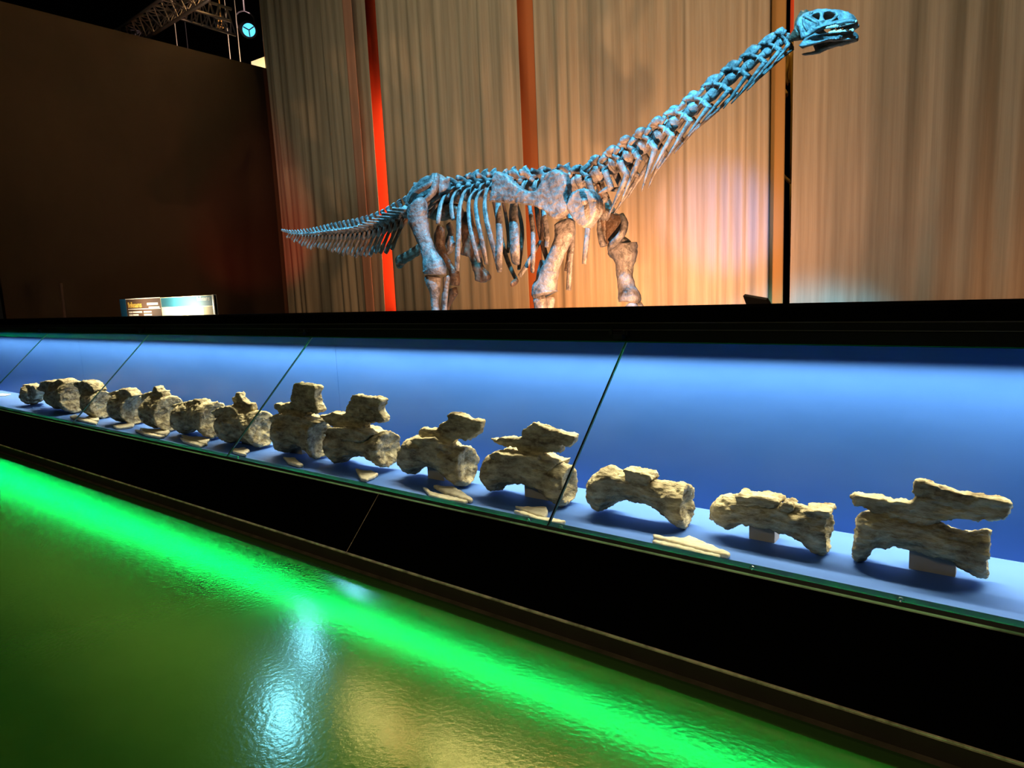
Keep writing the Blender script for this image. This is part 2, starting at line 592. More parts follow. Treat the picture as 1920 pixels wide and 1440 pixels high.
# ------------------------------------------------------------------ curtains
def curtain(name, x0, x1, y, z0, z1, folds, amp, material, seed=0, lean=0.0, nx=None):
    rnd = random.Random(seed)
    nx = nx or int((x1 - x0) * 70)
    nz = 26
    ph = [(rnd.uniform(0, 6.28), rnd.uniform(0.6, 1.5), rnd.uniform(0.4, 1.0)) for _ in range(5)]
    b = MB()
    for j in range(nz + 1):
        v = j / nz
        z = z0 + (z1 - z0) * v
        for i in range(nx + 1):
            u = i / nx
            x = x0 + (x1 - x0) * u
            s = 0
            uu = u * folds * 2 * math.pi + lean * v
            uu += 2.6 * noise.noise(Vector((x * 1.1, seed + 5, z * 0.08)))
            for k, (p, fq, am) in enumerate(ph):
                s += am * math.sin(uu * fq * (0.3 + 0.28 * k) + p + 0.4 * math.sin(v * 2.0 + p))
            s = s / 3.0 * (0.35 + 0.9 * abs(noise.noise(Vector((x * 0.9, seed + 9, z * 0.15)))) * 1.8)
            s += 0.9 * noise.noise(Vector((x * 1.6, seed, z * 0.12)))
            b.v.append(Vector((x, y + amp * s, z)))
    for j in range(nz):
        for i in range(nx):
            a = j * (nx + 1) + i
            b.f.append((a, a + 1, a + nx + 2, a + nx + 1))
    o = obj(name, b, material, None, True, loc=((x0 + x1) / 2, y, z0))
    s = o.modifiers.new('solidify', 'SOLIDIFY')
    s.thickness = 0.006
    return o


def cx(px, py=300, y=YC):
    return at(px, py, y).x


ZT = 7.3
c = curtain('curtain', XW + 0.12, -1.102 * YC, YC, ST, ZT, 9, 0.07, M['curtain'], 1)
tag(c, 'beige pleated curtain at the far left, beside the dark brown wall', 'curtain')
c = curtain('curtain', -1.068 * YC, -0.718 * YC, YC, ST, ZT, 9, 0.06, M['curtain'], 2)
tag(c, 'beige pleated curtain between the bright orange strip and the sienna strip', 'curtain')
c = curtain('curtain', -0.690 * YC, -0.298 * YC, YC, ST, ZT, 11, 0.06, M['curtain'], 3)
tag(c, 'beige pleated curtain behind the long neck, right of the sienna strip', 'curtain')
c = curtain('curtain', -0.268 * YC, 0.55 * YC, YC, ST, ZT, 14, 0.07, M['curtain'], 9, 0.5)
tag(c, 'beige pleated curtain at the far right, behind the skull', 'curtain')


def strip(name, a, bb, y, material, label, z0=ST, z1=ZT, amp=0.01):
    o = curtain(name, a, bb, y, z0, z1, 1, amp, material, 4, nx=10)
    return tag(o, label, 'fabric strip')


strip('fabric_strip', -8.95, -8.33, YC + 0.35, M['orange_cloth'], 'narrow bright orange red fabric strip glowing between the two left curtains')
strip('fabric_strip', -0.742 * YC, -0.680 * YC, YC + 0.10, M['sienna_cloth'], 'wider sienna fabric strip above the middle of the skeleton back')
strip('fabric_strip', -1.150 * YC, -1.122 * YC, YC - 0.11, M['pink_cloth'], 'dusty pink fabric strip hanging left of the bright orange one')
strip('fabric_strip', -0.300 * YC, -0.2795 * YC, YC + 0.05, M['ochre_cloth'], 'brown ochre fabric strip beside the dark gap under the skull')
strip('fabric_strip', -0.2775 * YC, -0.268 * YC, YC + 0.14, M['orange_cloth'], 'short salmon red fabric strip in the gap beside the skull', z0=at(1475, 63, YC).z)
area('orange_backlight', (-8.02, YC + 0.17, 2.6), (-8.6, YC + 0.35, 2.6), (1.0, 0.34, 0.15), 26, 0.05, 3.4, 120, (0, 1, 0))

# golden branch seen through the dark gap
b = MB()
gy = YC + 0.9
b.tube([at(1474, 88, gy), at(1478, 115, gy), at(1474, 140, gy), at(1477, 160, gy)], [0.02, 0.03, 0.025, 0.01], rough=0.5)
b.tube([at(1481, 100, gy), at(1479, 130, gy), at(1480, 155, gy)], [0.02, 0.015, 0.01], rough=0.5)
b.tube([at(1471, 168, gy), at(1474, 178, gy), at(1471, 188, gy), at(1469, 218, gy)], [0.025, 0.03, 0.01, 0.005], rough=0.5)
b.tube([at(1467, 327, gy), at(1474, 335, gy), at(1484, 345, gy)], [0.02, 0.02, 0.025], rough=0.4)
b.tube([at(1484, 345, gy), at(1486, 200, gy), at(1484, 80, gy)], [0.02, 0.025, 0.02], rough=0.4)
b.tube([at(1484, 345, gy), at(1486, 480, gy), Vector((at(1486, 480, gy).x, gy, ST))], [0.025, 0.03, 0.035], rough=0.3)
tag(obj('dried_branch', b, M['gold'], None, True, loc=(at(1484, 345, gy).x, gy, ST)), 'golden lit dried branch seen through the dark gap between the right curtains', 'branch')
spot('gold_spot', (-2.5, YC + 0.35, 5.4), at(1477, 130, gy), (1.0, 0.7, 0.25), 60, 50, 0.5, 0.03)

# ------------------------------------------------------------------ truss, spotlight, cables above the dark wall
def bar(mb, p, q, r=0.02):
    mb.tube([p, q], r, 6, sub=1)


TZ_ = 6.05
tr1 = root('lighting_truss', at_z(290, 30, TZ_), 'silver lattice truss crossing the dark ceiling at the top left', 'truss')
A0, A1 = at_z(222, 54, TZ_), at_z(345, -32, TZ_)
B0, B1 = at_z(254, 62, TZ_), at_z(400, -30, TZ_)
C0 = (A0 + B0) / 2 + Vector((0, 0, -0.30))
C1 = (A1 + B1) / 2 + Vector((0, 0, -0.30))
for p, q in ((A0, A1), (B0, B1), (C0, C1)):
    b = MB()
    bar(b, p - (q - p) * 0.25, q + (q - p) * 0.1, 0.028)
    obj('chord', b, M['truss'], tr1, True)
b = MB()
N = 9
for k in range(N):
    t0, t1, tm = k / N, (k + 1) / N, (k + 0.5) / N
    for (p0, p1), (q0, q1) in (((A0, A1), (C0, C1)), ((B0, B1), (C0, C1)), ((A0, A1), (B0, B1))):
        bar(b, p0.lerp(p1, t0), q0.lerp(q1, tm), 0.012)
        bar(b, q0.lerp(q1, tm), p0.lerp(p1, t1), 0.012)
obj('lacing', b, M['truss'], tr1)
tr2 = root('lighting_truss', at_z(380, 60, TZ_), 'darker lattice truss running towards the cyan spotlight behind the wall', 'truss')
A0, A1 = at_z(330, 8, TZ_), at_z(432, 40, TZ_)
B0, B1 = at_z(308, 26, TZ_), at_z(442, 66, TZ_)
C0 = (A0 + B0) / 2 + Vector((0, 0, 0.32))
C1 = (A1 + B1) / 2 + Vector((0, 0, 0.32))
for p, q in ((A0, A1), (B0, B1), (C0, C1)):
    b = MB()
    bar(b, p, q, 0.026)
    obj('chord', b, M['truss'], tr2, True)
b = MB()
N = 7
for k in range(N):
    t0, t1, tm = k / N, (k + 1) / N, (k + 0.5) / N
    for (p0, p1), (q0, q1) in (((A0, A1), (C0, C1)), ((B0, B1), (C0, C1)), ((A0, A1), (B0, B1))):
        bar(b, p0.lerp(p1, t0), q0.lerp(q1, tm), 0.012)
        bar(b, q0.lerp(q1, tm), p0.lerp(p1, t1), 0.012)
obj('lacing', b, M['truss'], tr2)

yl = 8.6
lp = at(466, 56, yl)
lamp = root('spotlight', at(452, 30, yl), 'black stage spotlight with glowing cyan lens beside the curtain top', 'spotlight')
ax = (Vector((0, 0, HC)) - lp).normalized() * 0.75 + Vector((0.55, 0, -0.25)) * 0.5
ax.normalize()
bk = lp - ax * 0.62
b = MB()
b.tube([bk, bk + ax * 0.08, lp - ax * 0.14, lp - ax * 0.1, lp + ax * 0.05], [0.09, 0.13, 0.14, 0.165, 0.165], 20, sub=1)
obj('housing', b, M['steel_dark'], lamp, True)
b = MB()
b.tube([lp + ax * 0.051, lp + ax * 0.056], [0.125, 0.12], 24, sub=1)
obj('lens', b, mat('cyan_lens', (0.02, 0.2, 0.3), 0.2, emit=(0.10, 0.62, 1.0), estr=1.3), lamp)
b = MB()
b.blob(lp + ax * 0.06 + Vector((-0.05, 0, 0.035)), 0.055, (1, 0.6, 1), 0)
obj('bulb', b, mat('cyan_bulb', (0.5, 0.9, 1), 0.2, emit=(0.55, 0.98, 1.0), estr=6), lamp, True)
spot('cyan_spot_light', lp + ax * 0.15, (-2.0, 1.4, 0.0), (0.20, 0.65, 1.0), 100, 24, 0.7, 0.10)
b = MB()
side = ax.cross(Vector((0, 0, 1))).normalized()
for k in range(3):
    t = 2 * math.pi * k / 3 + 0.4
    upv = side.cross(ax)
    e = side * math.cos(t) + upv * math.sin(t)
    b.tube([lp + ax * 0.06, lp + ax * 0.06 + e * 0.12], 0.012, 5, sub=1)
obj('lens_vane', b, M['steel_dark'], lamp)
b = MB()
mid = lp - ax * 0.3
tp = mid + Vector((0, 0, 0.34))
b.tube([mid + side * 0.17, mid + side * 0.17 + Vector((0, 0, 0.25)), tp + side * 0.05, tp - side * 0.05, mid - side * 0.17 + Vector((0, 0, 0.25)), mid - side * 0.17], 0.016, 6, sub=2)
b.tube([tp, (tp.x, tp.y, 11.0)], 0.02, 6, sub=1)
obj('yoke', b, M['truss'], lamp, True)
b = MB()
pc = at(415, 42, yl)
for k in range(14):
    b.blob(pc + Vector((random.uniform(-.12, .12), random.uniform(-.05, .05), random.uniform(-.12, .12))), 0.02, rough=0.3, seg=5)
b.tube([pc + Vector((0, 0, 0.1)), (pc.x, pc.y, 11.0)], 0.012)
tag(obj('hanging_connector', b, M['gold'], None, loc=tuple(pc)), 'small gold speckled cable bundle hanging at the end of the darker truss', 'cable bundle')
for (ax_, ay, bx, by, lab) in ((330, 45, 332, 82, 'leftmost thin pale hanging wire above the dark wall'),
                               (350, 50, 352, 88, 'faint hanging wire just right of the leftmost one above the wall'),
                               (429, 50, 432, 110, 'thin pale hanging wire left of the cyan spotlight'),
                               (450, 68, 451, 116, 'thin pale hanging wire directly under the cyan spotlight'),
                               (489, 20, 497, 112, 'thin hanging wire grazing the left edge of the curtains')):
    b = MB()
    yy = 8.2 if ax_ < 480 else 8.1
    p, q = at(ax_, ay, yy), at(bx, by, yy)
    q2 = Vector((q.x, yy, p.z - (p.z - q.z) * 1.3))
    bar(b, Vector((q.x, yy, 11.0)), q2, 0.008)
    tag(obj('hanging_wire', b, M['cream'] if ax_ != 350 else M['rail'], None, loc=tuple(q2)), lab, 'wire')
b = MB()
pa, pb = at(473, 116, 8.4), at(500, 106, 8.4)
prism(b, [pa, pb, Vector((pb.x, 8.4, 0)), Vector((pa.x, 8.4, 0))], 0.05)
tag(obj('cream_board', b, M['cream'], None, loc=(pa.x, 8.4, 0)), 'small cream lit board corner showing between the wall top and the curtain', 'board')
spot('truss_glow', (-11.6, 6.2, 4.6), (-14.5, 8.2, 6.0), (1.0, 0.75, 0.75), 700, 80, 0.8, 0.1)
spot('board_glow', (-11.9, 8.0, 5.6), at(487, 118, 8.4), (1.0, 0.85, 0.5), 40, 60, 0.8, 0.1)

# ------------------------------------------------------------------ information boards behind the case
def text_part(body, size, loc, rx, material, parent, name='lettering', extr=0.001, align='LEFT', sx=1.0):
    cu = bpy.data.curves.new(name, 'FONT')
    cu.body = body
    cu.size = size
    cu.extrude = extr
    cu.align_x = align
    tmp = bpy.data.objects.new('tmp', cu)
    COL.objects.link(tmp)
    bpy.context.view_layer.update()
    me = bpy.data.meshes.new_from_object(tmp.evaluated_get(bpy.context.evaluated_depsgraph_get()))
    bpy.data.objects.remove(tmp)
    org = base_of(parent)
    mt = Matrix.Translation(Vector(loc) - org) @ Matrix.Rotation(rx, 4, 'X') @ Matrix.Diagonal((sx, 1, 1, 1))
    me.transform(mt)
    me.materials.clear()
    me.materials.append(material)
    o = bpy.data.objects.new(name, me)
    COL.objects.link(o)
    o.parent = parent
    return o


M['print_yellow'] = mat('yellow_print', (0.85, 0.55, 0.10), 0.6)
M['print_white'] = mat('white_print', (0.9, 0.85, 0.75), 0.6)
M['print_brown'] = mat('brown_print', (0.10, 0.055, 0.035), 0.6)
M['print_blue'] = mat('blue_print', (0.01, 0.10, 0.22), 0.6)
M['print_teal'] = mat('teal_print', (0.02, 0.11, 0.15), 0.6)
M['print_tan'] = mat('tan_print', (0.45, 0.33, 0.14), 0.6)
M['print_cream'] = mat('cream_print', (0.8, 0.72, 0.42), 0.6)
BY = 3.45


def face(mb, xa, xb, za, zb, d=0.002, y=BY):
    mb.box(xa, xb, y - 0.012 - d, y - 0.012, za, zb)


def bx_(px, py=575):
    return at(px, py, BY).x


def bz_(py, px=300):
    return at(px, py, BY).z


zb = 0.90
x0, x1, x2 = bx_(228), bx_(304.5), bx_(405)
zt = bz_(559, 266)
s1 = root('information_board', ((x0 + x1) / 2, BY, ST), 'brown information board with yellow title and blue edge stripe, left of the brightly lit one', 'sign')
b = MB()
b.box(x0, x1 - 0.005, BY - 0.012, BY + 0.012, zb - 0.1, zt)
b.box(x0 + 0.1, x0 + 0.14, BY + 0.012, BY + 0.04, ST, zt - 0.1)
b.box(x1 - 0.14, x1 - 0.1, BY + 0.012, BY + 0.04, ST, zt - 0.1)
obj('board', b, M['print_brown'], s1)
b = MB()
xs_ = bx_(239)
face(b, x0, xs_, zb - 0.1, zt)
obj('edge_stripe', b, M['print_blue'], s1)
W = x1 - xs_
tz = zt - 0.098
text_part('Bellusaurus', 0.088, (xs_ + 0.06 * W, BY - 0.0145, tz), math.pi / 2, M['print_yellow'], s1, 'title', sx=0.82)
b = MB()
face(b, xs_ + 0.05 * W, x1 - 0.02, tz - 0.022, tz - 0.014)
face(b, xs_, x1 - 0.005, zt - 0.008, zt)
obj('ruled_line', b, M['print_white'], s1)
b = MB()
for r in range(3):
    z = tz - 0.042 - r * 0.031
    face(b, xs_ + 0.06 * W, xs_ + 0.16 * W, z - 0.018, z)
    face(b, xs_ + 0.18 * W, xs_ + (0.45, 0.34, 0.32)[r] * W, z - 0.017, z)
    face(b, xs_ + 0.5 * W, xs_ + 0.72 * W, z - 0.017, z)
face(b, xs_ + 0.62 * W, xs_ + 0.92 * W, tz + 0.02, tz + 0.045)
face(b, xs_ + 0.66 * W, xs_ + 0.95 * W, tz - 0.012, tz + 0.004)
obj('small_print', b, M['print_white'], s1)
b = MB()
face(b, x0 + 0.05, x0 + 0.14, zb + 0.05, zb + 0.12)
face(b, x0 + 0.04, x0 + 0.10, zb + 0.12, zb + 0.135)
obj('stripe_print', b, M['print_tan'], s1)

zt2 = bz_(555.5, 350)
s2 = root('information_board', ((x1 + x2) / 2, BY, ST), 'brightly spotlit pale information board with a teal header, right of the brown one', 'sign')
b = MB()
b.box(x1 + 0.002, x2, BY - 0.012, BY + 0.012, zb - 0.1, zt2)
b.box(x1 + 0.1, x1 + 0.14, BY + 0.012, BY + 0.04, ST, zt2 - 0.1)
b.box(x2 - 0.14, x2 - 0.1, BY + 0.012, BY + 0.04, ST, zt2 - 0.1)
obj('board', b, M['print_cream'], s2)
W = x2 - x1
zm = bz_(573, 390)
b = MB()
face(b, x1 + 0.01, x2 - 0.03, zm, zt2 - 0.005)
obj('header', b, M['print_teal'], s2)
b = MB()
face(b, x1 + 0.80 * W, x2 - 0.03, zb - 0.1, zm - 0.01)
obj('picture', b, M['print_tan'], s2)
b = MB()
b.box(x2 - 0.02, x2, BY - 0.02, BY + 0.014, zb - 0.1, zt2 + 0.002)
obj('edge_frame', b, M['alu_edge'], s2)
text_part('Bellusaurus', 0.062, (x2 - 0.07, BY - 0.0145, zm + 0.05), math.pi / 2, M['print_white'], s2, 'title', align='RIGHT', sx=0.85)
spot('board_light', (x0 + 0.6, BY - 0.30, 1.22), (x0 + 0.55, BY, 1.24), (1.0, 0.80, 0.55), 14, 150, 1.0, 0.03)  # added light to brighten the brown board, no known fixture
spot('board_light', (x1 + 0.50 * W, BY - 0.34, 1.22), (x1 + 0.42 * W, BY, 1.22), (1.0, 0.93, 0.70), 85, 160, 1.0, 0.03)

# leaning slate seen edge-on, far left, and the dark reader board at the right
b = MB()
py_ = 3.5
p, q = at(113, 531, py_), at(119, 600, py_)
prism(b, [p, p + Vector((0.03, 0, 0)), Vector((q.x + 0.05, py_, ST)), Vector((q.x, py_, ST))], 0.04, (-0.95, -0.31, 0))
tag(obj('leaning_board', b, M['pink_cloth'], None, loc=(q.x, py_, ST)), 'dark thin board seen nearly edge-on behind the case at the far left', 'sign')  # pink colour stands for the highlight along the dark board
ry_ = 3.42
rb = root('reader_board', (at(1425, 570, ry_).x, ry_, ST), 'small dark slanted reader board behind the case below the right curtain gap', 'sign')
b = MB()
prism(b, [at(1395, 553, ry_), at(1438, 560.5, ry_), at(1452, 585, ry_), at(1407, 585, ry_)], 0.02, (0.3, 1, 0.5))
obj('board', b, mat('dark_brown_board', (0.05, 0.025, 0.015), 0.6), rb)
b = MB()
q = at(1428, 580, ry_)
b.tube([(q.x, ry_ + 0.03, ST), (q.x, ry_ + 0.03, q.z + 0.04)], 0.02)
obj('post', b, M['steel_dark'], rb)

# ------------------------------------------------------------------ fossil vertebrae on the shelf
FY = 2.76


def zoomer(ox, oy, s):
    return lambda x, y: (ox + x / s, oy + y / s)


def fossil(lab, z, stations, spines, wy=0.88, faces=True, y=FY, thick=0.05, extra=(), disc=0.0, seat=True):
    """stations: (x, top, bottom) of the centre line in zoomed survey pixels;
    spines: outlines (zoomed pixels) of the neural arch and spine"""
    st = []
    for s in stations:
        X, T, B = s[:3]
        t = at(*z(X, T), y)
        bt = at(*z(X, B), y)
        w = s[3] if len(s) > 3 else 1.0
        st.append([(t.x + bt.x) / 2, t.z, bt.z, w])
    zmin = min(s[2] for s in st)
    dz = (ZS + 0.004) - zmin                     # seat the bone on the shelf
    if seat:
        for s in st:
            s[2] += dz
            if abs(dz) < 0.08:
                s[1] += dz * 0.5
    cx_ = (st[0][0] + st[-1][0]) / 2
    r = root('fossil_vertebra', (cx_, y, ZS), lab, 'fossil', 'row of fossil vertebrae')
    # finer stations
    fine = []
    sub = 5
    for i in range(len(st) - 1):
        for k in range(sub):
            t = k / sub
            fine.append([st[i][j] * (1 - t) + st[i + 1][j] * t for j in range(4)])
    fine.append(st[-1])
    seg = 36
    rings = []
    sd = random.uniform(0, 50)
    for (x, T, B, w) in fine:
        zc, rz = (T + B) / 2, (T - B) / 2
        ring = []
        for k in range(seg):
            a = 2 * math.pi * k / seg
            ca, sa = math.cos(a), math.sin(a)
            n = noise.noise(Vector((x * 9 + sd, ca * 1.6, sa * 1.6))) * 0.10 + noise.noise(Vector((x * 22 + sd, ca * 4, sa * 4))) * 0.05
            ry = rz * wy * w
            ring.append(Vector((x, y + ry * ca * (1 + n), zc + rz * sa * (1 + n * 0.6 if sa > 0 else 1))))
        rings.append(ring)
    # concave ends with a rim
    def cap(ring, sgn):
        c = sum(ring, Vector()) / len(ring)
        out = []
        for f_, d in ((0.93, 0.008), (0.80, 0.002), (0.55, -0.012), (0.3, -0.02), (0.08, -0.024)):
            out.append([c + (p - c) * f_ + Vector((sgn * (d + 0.01 * noise.noise(p * 18 + Vector((f_ * 9, 0, 0)))), 0, 0)) for p in ring])
        return out
    L = cap(rings[0], -1)
    R = cap(rings[-1], 1)
    b = MB()
    b.rings(L[::-1] + rings + R)
    cen = obj('centrum', b, M['fossil'], r, True)
    weather(cen, 0.0085, 0.030, 0.05, 1, 0.014)
    zoff = dz if (seat and abs(dz) < 0.08) else 0.0
    for sp in spines:
        th = thick
        if isinstance(sp, tuple):
            sp, th = sp
        b = MB()
        prism(b, [at(*z(*p), y) + Vector((0, 0, zoff * 0.5)) for p in sp], th)
        nm = 'neural_spine'
        o = obj(nm, b, M['fossil'], r, True)
        weather(o, 0.0075, 0.026, 0.045, 1, 0.014)
    return r


Z = zoomer(1560, 880, 5.3333)
fossil('large fossil vertebra nearest the camera at the right end, long blade-like spine on top', Z,
       [(238, 590, 1060), (280, 500, 1085), (360, 500, 1040), (480, 515, 945), (620, 540, 938), (750, 560, 960), (900, 590, 1000), (1050, 620, 1050),
        (1200, 665, 1110), (1330, 700, 1180), (1430, 695, 1245), (1500, 690, 1275), (1545, 700, 1262)],
       [[(190, 350), (240, 318), (300, 340), (380, 338), (480, 350), (620, 395), (690, 378), (800, 412), (840, 370), (835, 320), (803, 290), (812, 240), (850, 180),
         (950, 205), (1100, 260), (1300, 310), (1550, 370), (1700, 392), (1800, 415), (1780, 500), (1720, 555), (1640, 570), (1580, 600), (1480, 572), (1470, 612),
         (1380, 592), (1250, 570), (1110, 570), (1055, 620), (900, 640), (700, 620), (540, 570), (460, 520), (380, 480), (230, 430), (220, 402), (300, 405), (370, 390), (280, 372), (200, 362)]], wy=0.78, thick=0.045)
Z = zoomer(1300, 910, 6.4)
fossil('fossil vertebra second from the right, no spine, rough broken top', Z,
       [(225, 300, 560), (300, 215, 625), (400, 180, 700), (450, 190, 690), (540, 200, 645), (700, 245, 650), (900, 270, 685), (1050, 285, 735), (1200, 310, 795),
        (1350, 335, 885), (1450, 345, 960), (1540, 345, 1000), (1610, 360, 985)],
       [([(540, 170), (600, 156), (680, 200), (740, 180), (800, 195), (850, 173), (960, 210), (1070, 240), (1085, 275), (1000, 330), (760, 300), (560, 290)], 0.10),
        ([(1040, 310), (1100, 262), (1160, 253), (1230, 300), (1220, 360), (1080, 380)], 0.09),
        ([(1330, 340), (1400, 340), (1560, 335), (1660, 350), (1690, 400), (1640, 440), (1450, 420)], 0.12)], wy=0.72)
Z = zoomer(1060, 860, 6.4)
fossil('spool-shaped fossil vertebra third from the right with a short stump in the middle', Z,
       [(320, 260, 610), (380, 195, 680), (450, 150, 690), (540, 125, 640), (640, 165, 580), (750, 225, 572), (850, 250, 585), (1000, 280, 620), (1100, 285, 680),
        (1220, 315, 770), (1320, 330, 860), (1400, 335, 905), (1450, 345, 912)],
       [([(735, 148), (780, 138), (850, 150), (870, 165), (950, 175), (1060, 210), (1092, 270), (1010, 350), (760, 340), (760, 200)], 0.09)], wy=0.85)
Z = zoomer(740, 740, 5.0526)
fossil('fossil vertebra fourth from the right behind the wide glass seam, tilted blade spine', Z,
       [(890, 590, 880), (930, 560, 925), (980, 540, 915), (1050, 530, 865), (1150, 535, 848), (1250, 545, 865), (1350, 570, 905), (1450, 605, 965), (1540, 630, 1030),
        (1600, 650, 1060), (1650, 690, 1050)],
       [[(930, 412), (990, 428), (1030, 400), (1100, 405), (1180, 418), (1225, 408), (1228, 350), (1270, 310), (1320, 288), (1345, 262), (1400, 290), (1500, 330),
         (1600, 360), (1725, 385), (1725, 425), (1690, 480), (1650, 502), (1610, 470), (1570, 458), (1598, 520), (1590, 555), (1530, 548), (1430, 545), (1400, 600),
         (1300, 600), (1200, 550), (1180, 505), (1130, 482), (1060, 502), (990, 470)],
        ([(970, 560), (1040, 515), (1080, 530), (1300, 560), (1400, 560), (1500, 620), (1590, 640), (1560, 700), (1100, 640)], 0.15)], wy=0.82, thick=0.05)
fossil('fossil vertebra fifth from the right with an oval hollow and a raised jagged spine', Z,
       [(100, 470, 720), (150, 420, 765), (210, 400, 745), (290, 405, 690), (380, 420, 700), (450, 440, 740), (520, 470, 800), (590, 500, 860), (640, 500, 880), (690, 495, 872)],
       [[(245, 350), (290, 313), (340, 330), (430, 328), (450, 280), (530, 240), (538, 190), (560, 172), (650, 195), (760, 240), (838, 250), (830, 320), (800, 380),
         (740, 410), (700, 442), (640, 418), (590, 428), (570, 470), (600, 520), (520, 500), (400, 430), (270, 410)],
        ([(200, 410), (300, 400), (440, 400), (560, 480), (600, 540), (540, 560), (300, 480)], 0.13)], wy=0.85, thick=0.05)
Z = zoomer(580, 720, 6.857)
fossil('bulky fossil vertebra sixth from the right, tall squarish spine and bright round end face', Z,
       [(320, 580, 960), (380, 560, 1020), (440, 560, 1015), (520, 580, 950), (640, 600, 930), (760, 630, 960), (860, 640, 1010), (950, 620, 1070), (1010, 600, 1085)],
       [[(180, 402), (250, 393), (300, 378), (340, 352), (400, 375), (470, 390), (510, 370), (513, 300), (545, 240), (590, 135), (650, 140), (760, 165), (920, 172),
         (972, 210), (960, 250), (930, 310), (960, 380), (1010, 465), (1000, 492), (930, 490), (830, 492), (780, 500), (730, 550), (760, 680), (600, 720), (380, 680), (340, 550), (250, 480)],
        ([(300, 600), (360, 540), (640, 540), (780, 580), (900, 640), (800, 720), (400, 700)], 0.16)], wy=0.88, thick=0.06)
Z = zoomer(400, 700, 8.0)
fossil('fossil vertebra seventh from the right with the tallest upright rectangular spine', Z,
       [(1040, 640, 1110), (1090, 610, 1165), (1150, 600, 1130), (1250, 600, 1060), (1350, 640, 1070), (1450, 680, 1160), (1540, 690, 1230), (1590, 690, 1245)],
       [[(958, 440), (1100, 438), (1140, 423), (1200, 430), (1220, 380), (1230, 280), (1250, 170), (1290, 118), (1400, 145), (1560, 170), (1595, 210), (1570, 280),
         (1590, 380), (1590, 450), (1635, 540), (1600, 580), (1540, 560), (1480, 560), (1440, 610), (1380, 700), (1150, 720), (1060, 620), (1045, 570), (960, 500)],
        ([(960, 620), (1060, 580), (1300, 580), (1500, 650), (1700, 700), (1640, 760), (1000, 740)], 0.14)], wy=0.86, thick=0.07)
fossil('fossil vertebra eighth from the right crossed by a glass seam, small crooked spike on top', Z,
       [(200, 580, 1000), (270, 540, 1035), (350, 500, 1020), (460, 530, 1000), (580, 570, 1050), (690, 570, 1090), (745, 575, 1100)],
       [([(318, 370), (350, 348), (368, 290), (430, 278), (450, 340), (480, 400), (540, 440), (612, 455), (645, 540), (600, 580), (520, 545), (440, 480), (430, 560), (340, 560), (340, 420)], 0.05),
        ([(110, 560), (180, 510), (260, 480), (350, 470), (440, 500), (520, 600), (400, 660), (160, 640)], 0.16)], wy=0.9)
Z = zoomer(200, 680, 8.0)
fossil('fossil vertebra ninth from the right, low flat top and clear round end disc', Z,
       [(1130, 640, 1040), (1190, 610, 1070), (1270, 590, 1030), (1380, 600, 990), (1480, 590, 1050), (1570, 590, 1110), (1625, 590, 1130)],
       [([(1030, 650), (1100, 620), (1250, 580), (1320, 568), (1400, 545), (1470, 558), (1505, 620), (1420, 680), (1380, 700), (1180, 700)], 0.10)], wy=0.92)
fossil('fossil vertebra tenth from the right with a thin hooked spike above a pitted end disc', Z,
       [(700, 500, 930), (750, 480, 960), (820, 500, 930), (900, 500, 980), (960, 500, 1010)],
       [([(568, 465), (700, 430), (745, 415), (758, 350), (790, 343), (830, 410), (885, 420), (915, 510), (850, 540), (740, 560), (600, 560)], 0.08)], wy=0.95)
fossil('fossil vertebra eleventh from the right with three pale knobs along its top', Z,
       [(200, 470, 860), (250, 440, 870), (320, 490, 850), (390, 490, 890), (430, 490, 910)],
       [([(90, 450), (150, 420), (240, 410), (270, 378), (350, 382), (420, 420), (475, 490), (400, 530), (250, 530)], 0.10)], wy=0.95)
Z = zoomer(0, 680, 8.0)
fossil('fossil vertebra third from the far left end, domed back half hidden by the grey one', Z,
       [(1400, 380, 800), (1450, 400, 830), (1510, 440, 840), (1550, 440, 850)],
       [([(1200, 310), (1260, 290), (1330, 275), (1400, 290), (1470, 350), (1520, 420), (1460, 480), (1300, 470)], 0.12)], wy=0.95)
fossil('pale grey angular fossil vertebra second from the far left, flat face turned to the camera', Z,
       [(840, 340, 690), (900, 310, 710), (980, 320, 700), (1060, 300, 740), (1110, 285, 765), (1135, 290, 770)],
       [([(650, 400), (720, 290), (800, 272), (900, 290), (980, 245), (1060, 290), (1090, 350), (1000, 420), (760, 440)], 0.14)], wy=0.9)
fossil('smallest rounded fossil vertebra at the far left end of the row', Z,
       [(440, 350, 600), (470, 330, 625), (510, 350, 615), (540, 370, 600)],
       [([(400, 330), (470, 320), (580, 345), (615, 400), (600, 520), (560, 560), (540, 440), (440, 380)], 0.10)], wy=1.0)

# small bone splinters in front of the vertebrae
def splinter(lab, outlines, thick=0.022, ys=2.53):
    for (lb, ol, yv) in outlines:
        pts = [at_z(px, py, ZS + 0.012) for px, py in ol]
        b = MB()
        prism(b, pts, thick, (0, 0, 1))
        c0 = sum(pts, Vector()) / len(pts)
        o = obj('bone_splinter', b, M['chip'], None, True, loc=(c0.x, c0.y, ZS))
        weather(o, 0.006, 0.010, 0.03, 1)
        tag(o, lb, 'fossil', 'bone splinters along the shelf front')


